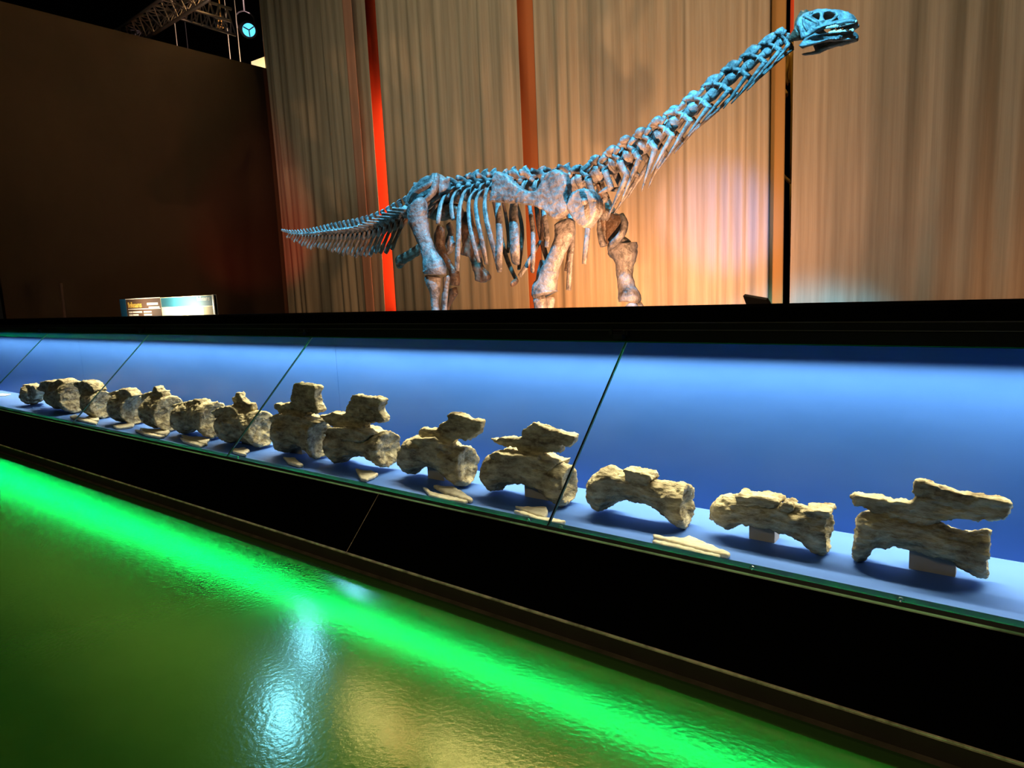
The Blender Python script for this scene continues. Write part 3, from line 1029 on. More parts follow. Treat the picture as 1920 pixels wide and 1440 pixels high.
splinter('', [
    ('long pale splinter with a knob in front of the third vertebra from the right', [(1224, 1004), (1250, 1009), (1283, 1012), (1292, 1006), (1303, 1012), (1340, 1027), (1370, 1040), (1366, 1045), (1330, 1036), (1290, 1026), (1250, 1016), (1226, 1010)], 0),
    ('thin straight splinter lying against the sill below the knobbed splinter', [(1224, 1014), (1260, 1021), (1310, 1034), (1352, 1044), (1345, 1049), (1290, 1035), (1240, 1024), (1224, 1018)], 0),
    ('flat pale splinter crossed by the wide glass seam', [(965, 951), (985, 953), (1005, 952), (1025, 953), (1028, 962), (1022, 972), (1000, 966), (980, 958)], 0),
    ('long thin splinter under the seam beside the flat pale one', [(960, 958), (985, 962), (1010, 971), (1035, 974), (1062, 980), (1050, 983), (1010, 977), (975, 965)], 0),
    ('upper arrow-shaped splinter below the fifth vertebra from the right', [(812, 912), (835, 914), (852, 915), (862, 921), (888, 938), (882, 941), (855, 932), (832, 925)], 0),
    ('lower slim splinter below the fifth vertebra from the right', [(792, 914), (802, 918), (810, 925), (835, 930), (878, 941), (870, 944), (830, 938), (805, 930)], 0),
    ('triangular pale splinter below the sixth vertebra from the right', [(666, 879), (680, 884), (697, 884), (709, 890), (702, 895), (692, 899), (688, 902), (676, 899)], 0),
    ('short wedge splinter below the seventh vertebra from the right', [(531, 858), (545, 860), (554, 860), (558, 865), (569, 873), (560, 875), (540, 868)], 0),
    ('small forked splinter right of the glass seam below the eighth vertebra', [(434, 842), (445, 843), (458, 840), (469, 846), (460, 850), (463, 855), (450, 852), (437, 848)], 0),
    ('long splinter with a forked end below the ninth vertebra from the right', [(340, 817), (360, 820), (378, 821), (394, 824), (388, 830), (390, 835), (370, 829), (345, 822)], 0),
    ('thin splinter lying in front of the forked one below the ninth vertebra', [(337, 821), (350, 825), (385, 835), (375, 838), (345, 829)], 0),
    ('long splinter with a knobbed end below the tenth vertebra from the right', [(262, 804), (280, 806), (300, 806), (312, 803), (319, 810), (312, 817), (290, 812), (268, 808)], 0),
    ('thin splinter against the sill below the tenth vertebra from the right', [(251, 806), (265, 809), (290, 815), (310, 819), (300, 821), (270, 815)], 0),
    ('thick short splinter with a hooked tip below the eleventh vertebra', [(212, 800), (228, 797), (238, 796), (241, 789), (252, 796), (250, 800), (232, 803), (220, 804)], 0),
    ('long thin splinter under a glass seam near the far left', [(131, 782), (142, 778), (150, 783), (170, 788), (184, 793), (180, 796), (155, 790), (137, 785)], 0),
    ('small hourglass-shaped splinter right of the thin far left one', [(168, 770), (178, 769), (187, 770), (184, 777), (186, 789), (178, 790), (160, 785), (170, 779)], 0),
])
b = MB()
prism(b, [at_z(-10, 738, ZS + 0.004), at_z(20, 739, ZS + 0.004), at_z(12, 742, ZS + 0.004), at_z(-10, 743, ZS + 0.004)], 0.008, (0, 0, 1))
tag(obj('label_card', b, M['white_card'], None, loc=tuple(at_z(5, 740, ZS))), 'white card lying on the shelf at the far left edge', 'card')

# grey support blocks under the centra
for (lab, px0, px1, pyb, h) in (
        ('grey support block under the nearest vertebra at the right end', 1701, 1790, 1085, 0.115),
        ('grey support block under the second vertebra from the right', 1400, 1448, 1035, 0.125),
        ('grey support block under the fourth vertebra from the right', 978, 1022, 935, 0.13),
        ('grey support block under the fifth vertebra from the right', 796, 826, 900, 0.12),
        ('grey support block under the seventh vertebra from the right', 537, 560, 853, 0.12),
        ('grey support block under the eighth vertebra from the right', 447, 468, 838, 0.12)):
    xa, xb = at(px0, pyb, FY).x, at(px1, pyb, FY).x
    b = MB()
    b.box(xa, xb, FY + 0.03, FY + 0.10, ZS, ZS + h)
    tag(obj('support_block', b, M['mount'], None, loc=((xa + xb) / 2, FY + 0.065, ZS)), lab, 'support block')

# ------------------------------------------------------------------ mounted dinosaur skeleton
YS = 4.4
sk = root('dinosaur_skeleton', (-3.3, YS, ST), 'mounted long-necked dinosaur skeleton lit blue above and orange below', 'skeleton')


def bone(name, mb, parent=None, m='bone', label=None):
    return obj(name, mb, M[m], parent or sk, True, label)


def T(px, py, dy=0.0):
    return at(px, py, YS + dy)


def interp(tab, t):
    for i in range(len(tab) - 1):
        a, c = tab[i], tab[i + 1]
        if t <= c[0] or i == len(tab) - 2:
            u = (t - a[0]) / (c[0] - a[0])
            return [a[j] * (1 - u) + c[j] * u for j in range(len(a))]


PXM = 0.0058                                # metres to a pixel near the body
# ---- tail: (px, centre y, spine top y, chevron bottom y)
tail = [(529, 433, 431, 434.5), (545, 437.5, 433, 447), (565, 439, 432, 456), (585, 438.5, 429, 466), (606, 437, 424.5, 464), (629, 434.5, 419, 470), (650, 433, 415, 476),
        (677, 430, 410, 480), (698, 424, 404, 481), (719, 416, 396, 476), (740, 406.5, 384, 473), (757, 400, 374, 468), (772, 394, 366, 455)]
n_c = 38
pxs = []
x = 531.0
step = 4.1
while x < 770:
    pxs.append(x)
    step = 4.6 + (x - 531) / 240.0 * 7.4
    x += step
prev = None
for i, px in enumerate(pxs):
    nx_ = pxs[i + 1] if i + 1 < len(pxs) else px + 11
    _, cy, ty, by = interp(tail, px)
    _, cy2, ty2, by2 = interp(tail, nx_)
    w = nx_ - px
    yo = -0.12 * (1 - (px - 529) / 245.0)
    r = (1.0 + (px - 529) / 245.0 * 9.5) * PXM * 1.1
    a, c = T(px, cy, yo), T(nx_ - w * 0.14, cy + (cy2 - cy) * 0.86, yo)
    mid = (a + c) / 2
    b = MB()
    b.tube([a, a.lerp(c, .2), mid, a.lerp(c, .8), c], [r, r * .95, r * .68, r * .95, r], 10, sub=2, rough=0.12)
    # spine leaning back
    tp = T(px + w * 0.1 - 3 - (px - 529) / 245 * 3.5, ty, yo)
    bt = T(px + w * 0.45, cy - 1, yo)
    sw = max(0.010, w * PXM * 0.44)
    b.tube([bt, bt.lerp(tp, .5), bt.lerp(tp, .85), tp], [sw * .9, sw * .75, sw, sw * 1.1], 8, 0.6, (0, 1, 0), 2, 0.15)
    if px > 600:
        for s in (-1, 1):
            e = mid + Vector((-0.05 * s * 0, s * r * 2.6, 0.0))
            b.tube([mid, mid.lerp(e, .6), e + Vector((-r * .8, 0, r * .2))], [r * .5, r * .35, r * .4], 6, 0.6, (0, 0, 1), 2, 0.15)
        # zygapophyses linking to the next spine
        b.tube([bt + Vector((0, -r * .4, r * .4)), T(nx_ + w * .2, cy2 - 4 - r * 20, yo)], [sw * .6, sw * .35], 6, sub=1)
    bone('caudal_vertebra', b)
    if px > 540 and px < 762:
        b = MB()
        t0 = T(px + w * 0.55, cy + r / PXM * 0.75, yo)
        le = by - cy
        t1 = T(px + w * 0.55 - le * 0.30 - (5 if px > 640 else 3), by + (4 * ((i % 3) - 1) * 0.5), yo)
        cr = max(0.009, w * PXM * 0.34)
        for s in (-1, 1):
            b.tube([t0 + Vector((0, s * r * .5, 0)), t0.lerp(t1, .3)], [cr * .7, cr * .8], 6, sub=1)
        b.tube([t0.lerp(t1, .28), t0.lerp(t1, .6), t0.lerp(t1, .88), t1], [cr * .9, cr * .85, cr * 1.25, cr * 1.05], 8, 0.55, (0, 1, 0), 2, 0.2)
        bone('chevron', b, m='bone' if px < 725 else 'bone_shade')


def vertebra(px0, py0, px1, py1, r, top, spw, dy=0.0, split=False, trans=0.16, name='dorsal_vertebra'):
    """a trunk vertebra between two survey points; top = (px, py) of the spine summit"""
    a, c = T(px0, py0, dy), T(px1, py1, dy)
    d = (c - a)
    b = MB()
    b.tube([a, a.lerp(c, .15), a.lerp(c, .5), a.lerp(c, .85), c - d * 0.04], [r, r * 1.02, r * .72, r * 1.0, r * .95], 12, sub=2, rough=0.18)
    m_ = a.lerp(c, .45) + Vector((0, 0, r * .7))
    t = T(top[0], top[1], dy)
    b.tube([m_, m_.lerp(t, .35), m_.lerp(t, .8), t], [spw * 1.3, spw * .85, spw * 1.0, spw * 1.25], 10, 0.62, (0, 1, 0), 2, 0.25)
    for s in (-1, 1):
        e = m_ + Vector((-0.01, s * trans, 0.05))
        b.tube([m_ + Vector((0, 0, -.01)), m_.lerp(e, .6) + Vector((0, 0, .015)), e], [spw * .9, spw * .6, spw * .65], 8, 0.7, (1, 0, 0), 2, 0.2)
        b.tube([m_ + Vector((0, s * r * .5, 0.02)), m_ + d * 0.75 + Vector((0, s * r * .55, 0.035))], [spw * .6, spw * .42], 6, sub=1)
        b.blob(m_ + d * 0.1 + Vector((0, s * r * .7, 0.0)), r * .45, (1, .7, .8), 0.3, 6)
    return bone(name, b)


# ---- sacrum and back
dors = [((795, 374), (817, 369), (812, 338)), ((817, 369), (838, 366), (834, 341)), ((838, 366), (857, 364), (850, 345)), ((857, 364), (876, 361), (862, 342)),
        ((876, 361), (894, 359), (877, 328)), ((894, 359), (912, 357), (891, 323)), ((912, 357), (931, 356), (908, 322)), ((931, 356), (951, 355), (924, 322)),
        ((951, 355), (971, 354), (945, 324)), ((971, 354), (992, 353), (960, 320)), ((992, 353), (1013, 351), (981, 317)), ((1013, 351), (1035, 349), (1014, 316)),
        ((1035, 349), (1060, 346), (1040, 318)), ((1060, 346), (1087, 341), (1060, 312))]
for i, (p0, p1, tp) in enumerate(dors):
    vertebra(*p0, *p1, 0.072, tp, 0.036, name='sacral_vertebra' if i < 3 else 'dorsal_vertebra')
# ---- neck base and neck: (px, py) axis
neck = [(1087, 341), (1121, 325), (1150, 310), (1176, 293), (1204, 275), (1233, 256), (1262, 233), (1296, 206), (1332, 180), (1368, 150), (1402, 124), (1436, 100), (1463, 80), (1480, 71)]
tops = [(1087, 315), (1121, 297), (1152, 280), (1177, 261), (1205, 247), (1236, 227), (1264, 205), (1300, 178), (1338, 148), (1374, 122), (1411, 94), (1450, 70)]
ribend = [(1105, 398), (1122, 363), (1140, 407), (1165, 378), (1203, 360), (1219, 328), (1251, 296), (1289, 254), (1317, 228), (1356, 204), (1385, 180), (1409, 157), (1450, 120)]
for i in range(len(neck) - 1):
    p0, p1 = neck[i], neck[i + 1]
    k = i / 12.0
    dy = 0.0 - 0.05 * k
    a, c = T(*p0, dy), T(*p1, dy)
    d = c - a
    L = d.length
    u = d.normalized()
    nrm = Vector((0, 1, 0)).cross(u)
    nrm = -nrm if nrm.z < 0 else nrm
    r = 0.075 * (1 - k) + 0.034 * k
    b = MB()
    e1 = a + d * 1.02
    b.tube([a, a + d * .12, a + d * .45, a + d * .8, e1], [r * (.95 - .25 * k), r * (1 - .3 * k), r * .58, r * (.78 - .15 * k), r * (.85 - .2 * k)], 12, sub=3, rough=0.22)
    base = a + d * .35 + nrm * r * .6
    if i < 6:
        tp = T(*tops[i], dy)
        for s in (-1, 1):                   # split, cup-like spines of the neck base
            q = tp + Vector((0, s * 0.055, 0))
            b.tube([base + Vector((0, s * .02, 0)), base.lerp(q, .5), q - nrm * .015, q + nrm * 0.01], [.045, .035, .05, .03], 8, 0.5, (0, 1, 0), 2, 0.25)
        b.tube([base - u * .03, tp - nrm * .06 - u * .05], [.04, .02], 7, sub=1, rough=0.3)
    else:
        tp = T(*tops[i], dy) if i < len(tops) else base + nrm * r
        b.tube([base - u * L * .30, base + nrm * r * .9 - u * .02, tp, tp + u * L * .25 - nrm * .02], [.02, .028, .03, .02], 8, 0.6, (0, 1, 0), 2, 0.3)
    for s in (-1, 1):
        o_ = Vector((0, s * r * 1.0, 0))
        # front and rear articular prongs, with the bracing laminae
        f0 = base + o_ * .5
        b.tube([f0 + nrm * .01, f0 + u * L * .35 + o_ * .5 + nrm * .005, f0 + u * L * .62 + o_ * .45 + nrm * .02], [r * .42, r * .30, r * .32], 7, 0.6, (0, 1, 0), 2, 0.25)
        b.tube([f0 + nrm * .02, f0 - u * L * .25 + o_ * .4 + nrm * .035, f0 - u * L * .42 + o_ * .35 + nrm * .03], [r * .42, r * .3, r * .34], 7, 0.6, (0, 1, 0), 2, 0.25)
        b.tube([f0 + u * L * .1 + o_ * .3, a + d * .75 + o_ * .9 - nrm * r * .4], [r * .28, r * .26], 6, sub=1, rough=.3)
        # side wing
        b.tube([a + d * .5 + o_ * .4, a + d * .68 + o_ * 1.05 - nrm * r * .25, a + d * .4 + o_ * 1.1 - nrm * r * .7], [r * .3, r * .26, r * .10], 7, 0.6, (0, 0, 1), 2, 0.25)
    cv = bone('cervical_vertebra', b)
    # neck ribs: short fork, then a long thin rod running back
    re = ribend[i]
    for s in (-1, 1):
        b = MB()
        h = a + d * .72 + Vector((0, s * r * 1.1, 0)) - nrm * r * .5
        h2 = a + d * .80 + Vector((0, s * r * 1.2, 0)) - nrm * (r * 1.5 if i > 2 else r * 2.2)
        e = T(re[0], re[1], dy + s * r * 1.2)
        off = Vector((0.05, 0, 0.02)) if s > 0 else Vector((0, 0, 0))
        pts = [h, h.lerp(h2, .6), h2, h2.lerp(e + off, .45), e + off]
        rr = 0.021 * (1 - k) + 0.011 * k
        b.tube(pts, [rr * 1.3, rr * 1.2, rr * 1.2, rr * .8, rr * .25], 7, 0.8, (0, 1, 0), 3, 0.15)
        b.tube([h2, h2 + u * L * .16 - nrm * .01], [rr * 1.1, rr * .5], 6, sub=1)
        bone('cervical_rib', b, m='bone')
# steel rod from neck to skull
b = MB()
b.tube([T(1478, 74, -.05), T(1485, 71, -.05), T(1498, 62, -0.05)], [0.018, 0.02, 0.05], 8, rough=.2)
bone('neck_joint', b, m='bone_shade')


def ribp(pts, dys, rads, m='bone', flat=0.55, rough=0.06):
    b = MB()
    b.tube([T(p[0], p[1], d) for p, d in zip(pts, dys)], rads, 9, flat, (0, 1, 0), 4, rough)
    return bone('rib', b, m=m)


W_ = 0.020
near = [
    ([(838, 366), (826, 376), (812, 392), (803, 404)], [.0, -.1, -.2, -.22], 1.0),
    ([(858, 350), (838, 362), (827, 382), (823, 404), (821, 421)], [.0, -.12, -.26, -.32, -.33], 1.2),
    ([(872, 352), (855, 360), (847, 378), (847, 398), (850, 412)], [.0, -.12, -.26, -.32, -.33], 1.1),
    ([(890, 348), (873, 358), (865, 376), (861, 400), (860, 440), (858, 480), (857, 507)], [.0, -.1, -.24, -.32, -.38, -.38, -.36], 1.25),
    ([(903, 350), (888, 361), (879, 379), (880, 415), (886, 447), (893, 475), (898, 492)], [.0, -.1, -.26, -.34, -.38, -.38, -.36], 1.0),
    ([(914, 349), (899, 362), (892, 382), (895, 410), (901, 440), (907, 468), (912, 495)], [.0, -.12, -.28, -.36, -.40, -.40, -.36], 1.1),
    ([(928, 345), (914, 356), (909, 378), (911, 405), (918, 436), (927, 470), (937, 510)], [.0, -.12, -.3, -.38, -.42, -.42, -.38], 1.15),
    ([(945, 350), (936, 362), (934, 385), (936, 420), (937, 455), (936, 480), (936, 506)], [.0, -.1, -.3, -.38, -.42, -.42, -.38], 1.55),
    ([(975, 348), (966, 362), (963, 385), (963, 415), (965, 450), (966, 475), (967, 493)], [.0, -.1, -.3, -.38, -.42, -.42, -.38], 2.1),
    ([(998, 352), (992, 372), (995, 400), (999, 430), (1000, 462), (999, 490), (998, 510)], [.0, -.1, -.3, -.36, -.40, -.42, -.38], 1.0),
    ([(1020, 350), (1018, 372), (1020, 400), (1024, 425), (1026, 450), (1025, 464)], [.0, -.1, -.3, -.34, -.36, -.36], 1.0),
    ([(1062, 352), (1066, 380), (1071, 420), (1073, 450), (1069, 490), (1066, 544)], [.0, -.1, -.2, -.26, -.28, -.26], 1.15),
    ([(1092, 345), (1098, 380), (1102, 425), (1099, 460), (1095, 495)], [.0, -.08, -.12, -.14, -.14], 1.1),
]
for pts, dys, w in near:
    n = len(pts)
    rads = [W_ * w * (0.55 if i == 0 else (0.75 if i == n - 1 else 1.0)) for i in range(n)]
    rads[-1] *= 1.15
    ribp(pts, dys, rads)
far = [
    ([(876, 362), (880, 385), (884, 408), (883, 430)], [.0, .14, .26, .3], 1.2),
    ([(918, 360), (926, 380), (933, 410), (942, 455), (952, 490), (969, 527)], [.0, .18, .3, .36, .3, .2], 1.15),
    ([(938, 360), (946, 392), (951, 420), (954, 450), (952, 474)], [.0, .18, .3, .36, .34], 1.0),
    ([(962, 360), (971, 390), (977, 415), (979, 440), (976, 475), (973, 505)], [.0, .18, .3, .36, .36, .3], 1.1),
    ([(982, 358), (992, 388), (998, 410), (1001, 440), (999, 470)], [.0, .18, .3, .36, .34], 1.0),
    ([(1000, 358), (1006, 388), (1010, 420), (1018, 458), (1027, 492)], [.0, .18, .3, .34, .3], 1.3),
    ([(1014, 356), (1018, 395), (1018, 430), (1016, 452)], [.0, .18, .3, .3], 1.1),
    ([(1055, 356), (1064, 395), (1069, 440), (1066, 480), (1061, 508)], [.0, .14, .24, .28, .26], 1.0),
    ([(1120, 345), (1128, 375), (1131, 420), (1133, 460)], [.0, .12, .2, .22], 1.3),
]
for pts, dys, w in far:
    n = len(pts)
    rads = [W_ * w * (0.55 if i == 0 else (0.8 if i == n - 1 else 1.0)) for i in range(n)]
    ribp(pts, dys, rads, 'bone_shade')
b = MB()
b.tube([T(1013, 452, -.2), T(995, 483, -.3), T(985, 502, -.32), T(974, 518, -.34)], [.014, .018, .02, .018], 8, .6, (0, 1, 0), 3, .08)
bone('breast_rib', b)
b = MB()
b.tube([T(969, 526, -.2), T(964, 530, -.28), T(960, 534, -.33)], [.018, .024, .018], 8, .8, rough=.1)
bone('breast_rib', b, m='bone_shade')
b = MB()
b.tube([T(1017, 488, -.1), T(1012, 510, -.12), T(1008, 528, -.12)], [.022, .026, .018], 8, .5, (0, 1, 0), 3, .08)
bone('breast_rib', b)


def plate(name, outline, dy, thick, m='bone', voxel=0.013, dirv=(0, 1, 0), amp=0.018, sm=4, dys=None):
    b = MB()
    pts = [T(p[0], p[1], dy if dys is None else dys[i]) for i, p in enumerate(outline)]
    prism(b, pts, thick, dirv)
    o = bone(name, b, m=m)
    weather(o, voxel, amp, 0.07, sm, amp * 0.6)
    return o


# ---- hip
plate('ilium', [(766, 385), (768, 366), (776, 355), (785, 345), (793, 336), (802, 330), (817, 326), (826, 331), (838, 335), (839, 357), (829, 371), (814, 378), (806, 392), (790, 396)], -0.17, 0.09,
      dirv=(0.25, 1, 0.1))
plate('ilium', [(772, 382), (776, 360), (790, 345), (806, 334), (820, 331), (838, 338), (842, 358), (832, 374), (812, 386), (790, 392)], 0.17, 0.09, 'bone_shade')
b = MB()
b.tube([T(768, 380, -.24), T(774, 366, -.26), T(790, 354, -.26), T(808, 344, -.26), T(815, 328, -.22)], [.02, .022, .025, .025, .03], 8, rough=.3)
b.tube([T(779, 388, -.24), T(795, 377, -.26), T(811, 362, -.26), T(817, 340, -.24), T(818, 328, -.22)], [.02, .024, .026, .026, .03], 8, rough=.3)
bone('iliac_crest', b)


def limb(name, cl, m='bone', dy=-0.3, dys=None, flat=0.7, rough=0.14, seg=16):
    """long bone: centre line (px, py, half width px)"""
    b = MB()
    n = len(cl)
    pts = [T(c[0], c[1], dy if dys is None else dys[i]) for i, c in enumerate(cl)]
    b.tube(pts, [c[2] * PXM for c in cl], seg, flat, (0, 1, 0), 4, rough)
    return bone(name, b, m=m)


limb('femur', [(781, 381, 13), (782, 384, 16.5), (783, 396, 17.5), (785, 415, 16.5), (792, 440, 12.5), (800, 462, 11.5), (806, 480, 13), (812, 496, 18), (815, 506, 20), (815, 513, 19), (815, 515, 15)], dys=[-.3] * 11, rough=.10)
limb('tibia', [(812, 518, 12), (812, 523, 14), (814, 535, 12), (815, 555, 7.5), (816, 575, 6), (818, 600, 8), (820, 625, 11), (820, 640, 12)], dy=-.3)
limb('fibula', [(836, 519, 5), (837, 526, 6), (835, 550, 4.5), (834, 575, 4), (833, 600, 5), (833, 635, 6)], dy=-.26)
b = MB()
for k, dx in enumerate((-9, -3, 4, 10)):
    b.tube([T(823 + dx, 640, -.36 + .05 * k), T(831 + dx * 1.6, 655, -.46 + .06 * k), (T(841 + dx * 2, 660, -.56 + .08 * k).x, YS - .56 + .08 * k, ST + 0.07)], [.04, .035, .03], 8, rough=.1)
bone('hind_foot', b)
limb('femur', [(828, 424, 6), (826, 432, 9), (824, 448, 11), (826, 466, 9), (836, 486, 6.5), (846, 503, 7), (851, 513, 10), (852, 527, 11), (852, 535, 9)], 'bone_shade', dy=.28)
limb('tibia', [(849, 541, 7), (850, 548, 8), (845, 562, 6), (840, 576, 4), (839, 600, 5), (840, 640, 7)], 'bone_shade', dy=.28)
limb('fibula', [(832, 550, 3.5), (830, 568, 3.2), (829, 590, 3.2), (830, 630, 4)], 'bone_shade', dy=.30)
b = MB()
for k, dx in enumerate((-8, -2, 4, 10)):
    p = T(838 + dx, 640, .28)
    b.tube([p, (p.x + .06 + .02 * dx, p.y - .12, ST + .05), (p.x + .12 + .02 * dx, p.y - .26, ST + 0.07)], [.04, .035, .03], 8, rough=.1)
bone('hind_foot', b, m='bone_shade')
# ischium (rear) and pubis (front), both sides
limb('ischium', [(800, 458, 7), (788, 466, 8.5), (772, 476, 8), (758, 485, 8.5), (749, 491, 10), (745, 493, 9)], 'bone_shade', dy=-.06, flat=.45)
limb('ischium', [(840, 420, 5), (846, 436, 6), (842, 452, 7), (843, 470, 4)], 'bone', dy=.05, flat=.5)
plate('pubis', [(866, 399), (868, 440), (870, 460), (866, 478), (882, 482), (890, 505), (895, 527), (907, 530), (919, 524), (919, 517), (908, 505), (901, 493), (900, 470), (897, 448), (887, 420), (880, 395)],
      0.12, 0.07, 'bone_shade')
plate('pubis', [(838, 460), (846, 440), (850, 455), (848, 470), (842, 478)], -0.02, 0.06, 'bone', voxel=0.01)
b = MB()
b.blob(T(828, 396, 0), .16, (1.2, .6, .5), .3, 10)
b.tube([T(806, 392, 0), T(850, 398, 0), T(862, 404, .05)], [.06, .07, .05], 8, rough=.4)
bone('sacral_rib', b, m='bone_shade')

# ---- shoulder
plate('scapula', [(924, 379), (925, 350), (926, 336), (933, 323), (943, 325), (953, 329), (963, 339), (971, 347), (980, 353), (990, 358), (1000, 360), (1008, 359), (1015, 350), (1019, 338),
                  (1031, 322), (1040, 318), (1050, 318), (1062, 325), (1068, 345), (1070, 370), (1069, 392), (1062, 402), (1052, 410), (1043, 412), (1034, 406), (1025, 395), (1010, 389), (995, 385), (965, 381), (940, 380)],
      -.42, 0.075)
plate('coracoid', [(1072, 372), (1080, 360), (1093, 353), (1108, 355), (1119, 364), (1126, 378), (1127, 393), (1120, 410), (1110, 424), (1102, 429), (1092, 424), (1080, 411), (1070, 398), (1068, 384)],
      -.46, 0.10, sm=8)
b = MB()
b.blob(T(1096, 378, -.53), .022, rough=.1)
bone('coracoid_boss', b)
plate('scapula', [(1120, 352), (1130, 356), (1141, 371), (1153, 396), (1150, 412), (1138, 420), (1127, 404), (1118, 376)], .30, 0.07, 'bone_shade')
plate('coracoid', [(1127, 404), (1140, 400), (1150, 398), (1158, 402), (1166, 401), (1171, 417), (1165, 438), (1155, 452), (1144, 461), (1137, 455), (1131, 440), (1127, 422)], .28, 0.06, 'bone_shade', sm=5)
b = MB()
b.tube([T(1166, 402, .22), T(1171, 418, .18), T(1165, 440, .16), T(1145, 462, .18)], [.018, .026, .03, .03], 8, rough=.2)
b.tube([T(1131, 398, .2), T(1134, 402, .2), T(1130, 412, .2)], [.03, .05, .03], 8, rough=.3)
b.tube([T(1126, 405, .2), T(1125, 430, .2), T(1131, 462, .2)], [.022, .026, .03], 8, rough=.3)
bone('coracoid_rim', b)
limb('humerus', [(1057, 413, 8), (1058, 419, 14), (1059, 435, 14), (1053, 455, 11), (1044, 475, 10.5), (1036, 495, 11), (1028, 520, 14), (1022, 540, 17.5), (1022, 550, 18.5), (1023, 554, 15)], dy=-.33, rough=.10)
limb('ulna', [(1012, 557, 7), (1013, 562, 9), (1013, 578, 8.5), (1013, 600, 7), (1014, 640, 8)], dy=-.36)
limb('radius', [(1030, 557, 6), (1030, 562, 8), (1029, 578, 6.5), (1028, 600, 6), (1027, 640, 7)], dy=-.32)
b = MB()
for k in range(4):
    p = T(1008 + 8 * k, 640, -.36)
    b.tube([p, (p.x + .02, p.y - .03, ST + .10), (p.x + .03, p.y - .06, ST + 0.05)], [.032, .03, .032], 8, rough=.1)
bone('fore_foot', b)
limb('humerus', [(1170, 445, 10), (1166, 455, 20), (1168, 468, 21), (1171, 482, 17), (1171, 500, 12), (1172, 520, 11), (1175, 540, 12), (1179, 553, 15), (1181, 563, 15.5), (1181, 566, 13)], dy=.30, rough=.10)
limb('ulna', [(1180, 570, 8), (1184, 576, 9), (1190, 590, 8), (1200, 620, 7)], dy=.28)
limb('radius', [(1191, 568, 5), (1196, 574, 7), (1203, 588, 6), (1212, 620, 6)], dy=.32)
b = MB()
for k in range(4):
    p = T(1196 + 7 * k, 620, .30)
    b.tube([p, (p.x + .03, p.y - .03, ST + .10), (p.x + .05, p.y - .06, ST + 0.05)], [.03, .028, .03], 8, rough=.1)
bone('fore_foot', b)
# ---- skull
HY = -0.16                                 # near side of the skull
HF = 0.14                                  # far side


def quadstrip(mb, pts, rads, dy, seg=7, flat=.7, rough=.12):
    mb.tube([T(p[0], p[1], dy) for p in pts], rads, seg, flat, (0, 1, 0), 3, rough)


b = MB()
ox = [(1536.5, 17), (1548, 16.2), (1562, 17.5), (1575, 19), (1588, 22), (1597, 27.5), (1603, 35), (1603, 41), (1596, 39), (1584, 41.5), (1565, 46), (1550, 50), (1541, 53), (1533, 57), (1528, 61),
      (1523, 63), (1514, 70), (1507, 77), (1503.5, 71), (1500, 62), (1496, 54), (1493, 47), (1498, 35), (1506, 27.5), (1521, 21)]
holeA = [(1520.5, 31), (1529, 27), (1537, 24), (1538, 31), (1536.5, 39.5), (1531, 38.5), (1526, 35.5)]
holeB = [(1544, 34), (1545, 28), (1547.5, 23), (1553, 22.3), (1559, 23.5), (1568, 28), (1562, 34), (1556, 37), (1548, 38.5)]
holeC = [(1507.5, 31), (1510, 30.5), (1520, 37.5), (1532, 44.5), (1530, 47), (1518, 41)]
skull = None
for dy, nm in ((HY, 'near'), (HF, 'far')):
    def side_pt(p):
        # the snout narrows forward
        k = max(0.0, (p[0] - 1535) / 70.0)
        top = max(0.0, (40 - p[1]) / 24.0) * 0.45
        nar = max(0.25, 1 - 0.65 * k * k) * (1 - top * 0.7)
        return T(p[0], p[1], (dy + .01) * nar - .01)
    mbs = MB()
    from mathutils.geometry import tessellate_polygon
    loops = [ox, holeA, holeB, holeC]
    flat_loops = [[Vector((p[0], p[1], 0)) for p in l] for l in loops]
    tris = tessellate_polygon(flat_loops)
    allp = [p for l in loops for p in l]
    V3 = [side_pt(p) for p in allp]
    if dy == HY:
        near_pts = V3
    else:
        V3 = [Vector((a.x, c.y, a.z)) for a, c in zip(near_pts, V3)]
    th = 0.028
    n = len(V3)
    mbs.v += [v + Vector((0, -th / 2, 0)) for v in V3] + [v + Vector((0, th / 2, 0)) for v in V3]
    for t in tris:
        mbs.f.append((t[0], t[1], t[2]))
        mbs.f.append((n + t[2], n + t[1], n + t[0]))
    o_ = 0
    for l in loops:
        m_ = len(l)
        for i in range(m_):
            j = (i + 1) % m_
            mbs.f.append((o_ + i, o_ + j, n + o_ + j, n + o_ + i))
        o_ += m_
    if dy == HY:
        skull = bone('skull', mbs)
        weather(skull, 0.0065, 0.012, 0.05, 1)
    else:
        fs = bone('skull_side', mbs, parent=skull)
        weather(fs, 0.0065, 0.012, 0.05, 1)
# roof, snout and braincase joining both sides
b = MB()
roof = [(1498, 36), (1507, 28), (1521, 21.5), (1536, 17.5), (1548, 17), (1562, 18.5), (1576, 20.5), (1588, 24), (1597, 29), (1602, 36)]
rings = []
for (px, py) in roof:
    k = max(0.0, (px - 1535) / 70.0)
    top = max(0.0, (40 - py) / 24.0) * 0.45
    nar = max(0.25, 1 - 0.65 * k * k) * (1 - top * 0.7)
    yn, yf = (HY + .01) * nar - .01, (HF + .01) * nar - .01
    ring = []
    for j in range(12):
        a = 2 * math.pi * j / 12
        p = T(px, py, yn) + Vector((0, (yf - yn) / 2, 0))
        ring.append(p + Vector((0.0, math.cos(a) * (yf - yn) * .44, math.sin(a) * 0.016)))
    rings.append(ring)
b.rings(rings)
o = bone('skull_roof', b, parent=skull)
b = MB()
b.tube([T(1497, 46, 0), T(1508, 46, 0), T(1522, 44, 0)], [.07, .075, .05], 10, 1, (0, 1, 0), 3, .2)
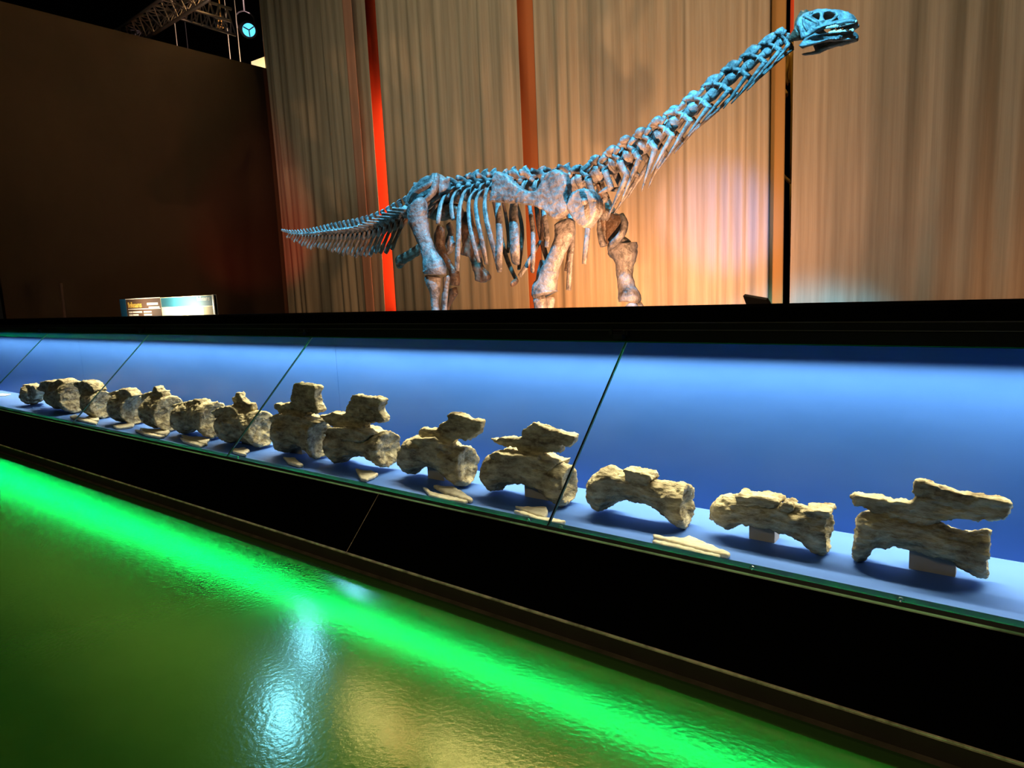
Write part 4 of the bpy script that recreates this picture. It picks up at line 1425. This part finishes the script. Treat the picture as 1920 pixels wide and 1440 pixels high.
b.tube([T(1520, 46, 0), T(1545, 47, 0), T(1570, 40, 0), T(1592, 33, 0)], [.03, .018, .02, .035], 8, 1, (0, 1, 0), 3, .2)
bone('braincase', b, parent=skull, m='bone_shade')
# raised struts that outline the temple
b = MB()
quadstrip(b, [(1498, 45), (1502, 55), (1506, 72)], [.010, .010, .012], HY - .01)
quadstrip(b, [(1506, 34), (1508, 46), (1514, 58)], [.008, .009, .007], HY - .012)
quadstrip(b, [(1507, 29), (1518, 35), (1533, 44), (1530, 50)], [.010, .010, .010, .007], HY - .008)
quadstrip(b, [(1540, 19), (1541, 30), (1540, 42)], [.013, .010, .014], HY * .75)
quadstrip(b, [(1522, 22), (1519, 31), (1528, 38), (1540, 43), (1560, 38), (1570, 28)], [.010, .009, .009, .012, .009, .008], HY * .92)
quadstrip(b, [(1530, 58), (1545, 51), (1565, 45), (1585, 40.5), (1603, 39)], [.011, .012, .012, .012, .010], HY * .86)
bone('skull_strut', b, parent=skull)
# teeth
tb = []
for i in range(15):
    u = i / 14
    px = 1551 + 52 * u
    py = 50.5 - 12 * u ** .9
    L = 3.4 + 2.6 * math.sin(u * 2.6)
    k = max(0.0, (px - 1535) / 70.0)
    nar = max(0.25, 1 - 0.65 * k * k)
    dy = HY * nar
    b = MB()
    b.tube([T(px, py, dy), T(px + .4, py + L * .6, dy), T(px + .9, py + L, dy)], [.0085, .0095, .003], 7, .8, (0, 1, 0), 2)
    obj('tooth', b, M['tooth'], skull, True)
for i in range(9):
    u = i / 8
    px = 1570 + 31 * u
    py = 50 - 8 * u
    b = MB()
    k = max(0.0, (px - 1535) / 70.0)
    dy = HF * max(0.25, 1 - 0.65 * k * k)
    b.tube([T(px, py, dy), T(px + .4, py + 3.5, dy), T(px + .8, py + 5.5, dy)], [.008, .009, .003], 6, .8, (0, 1, 0), 2)
    obj('tooth', b, M['bone_shade'], skull, True)


jaw = None
near_jaw = [(1498, 86), (1502, 81), (1508, 75), (1514, 70), (1522, 66), (1528.5, 62), (1534, 65), (1549, 62.5), (1565, 61.5), (1580, 60), (1596, 58.5), (1606, 61.5), (1610, 67), (1608, 74), (1601, 73.5),
            (1585, 72.5), (1570, 72), (1558, 73.5), (1549, 76), (1538, 80), (1528, 83), (1515, 87), (1503, 91)]
far_jaw = [(1502, 103), (1508, 100), (1517, 98.5), (1526, 97), (1534, 95), (1545, 89), (1555, 84), (1564, 79), (1572, 75), (1585, 73), (1600, 74), (1607, 71), (1610, 67), (1608, 76), (1598, 81), (1583, 85), (1566, 89), (1550, 94),
           (1534, 100), (1520, 103), (1510, 104.5)]
for ol, dyf, nm in ((near_jaw, lambda px: HY * (1 - .75 * max(0, (px - 1545) / 65.0) ** 1.6), 'lower_jaw'), (far_jaw, lambda px: HF * (1 - .75 * max(0, (px - 1545) / 65.0) ** 1.6), 'lower_jaw_side')):
    b = MB()
    prism(b, [T(p[0], p[1], dyf(p[0])) for p in ol], .03)
    if jaw is None:
        jaw = bone(nm, b, parent=skull)
        weather(jaw, 0.0065, 0.012, 0.05, 1)
    else:
        o = bone(nm, b, parent=skull)
        weather(o, 0.006, 0.010, 0.05, 1)
for i in range(12):
    u = i / 11
    px = 1556 + 42 * u
    dy = HY * (1 - .75 * max(0, (px - 1545) / 65.0) ** 1.6)
    py = 62.5 - 3.2 * u
    b = MB()
    L = 3.6 + 1.2 * ((i * 7) % 3)
    b.tube([T(px, py, dy), T(px + .3, py - L * .6, dy), T(px + .6, py - L, dy)], [.008, .009, .003], 6, .8, (0, 1, 0), 2)
    obj('tooth', b, M['tooth'], skull, True)
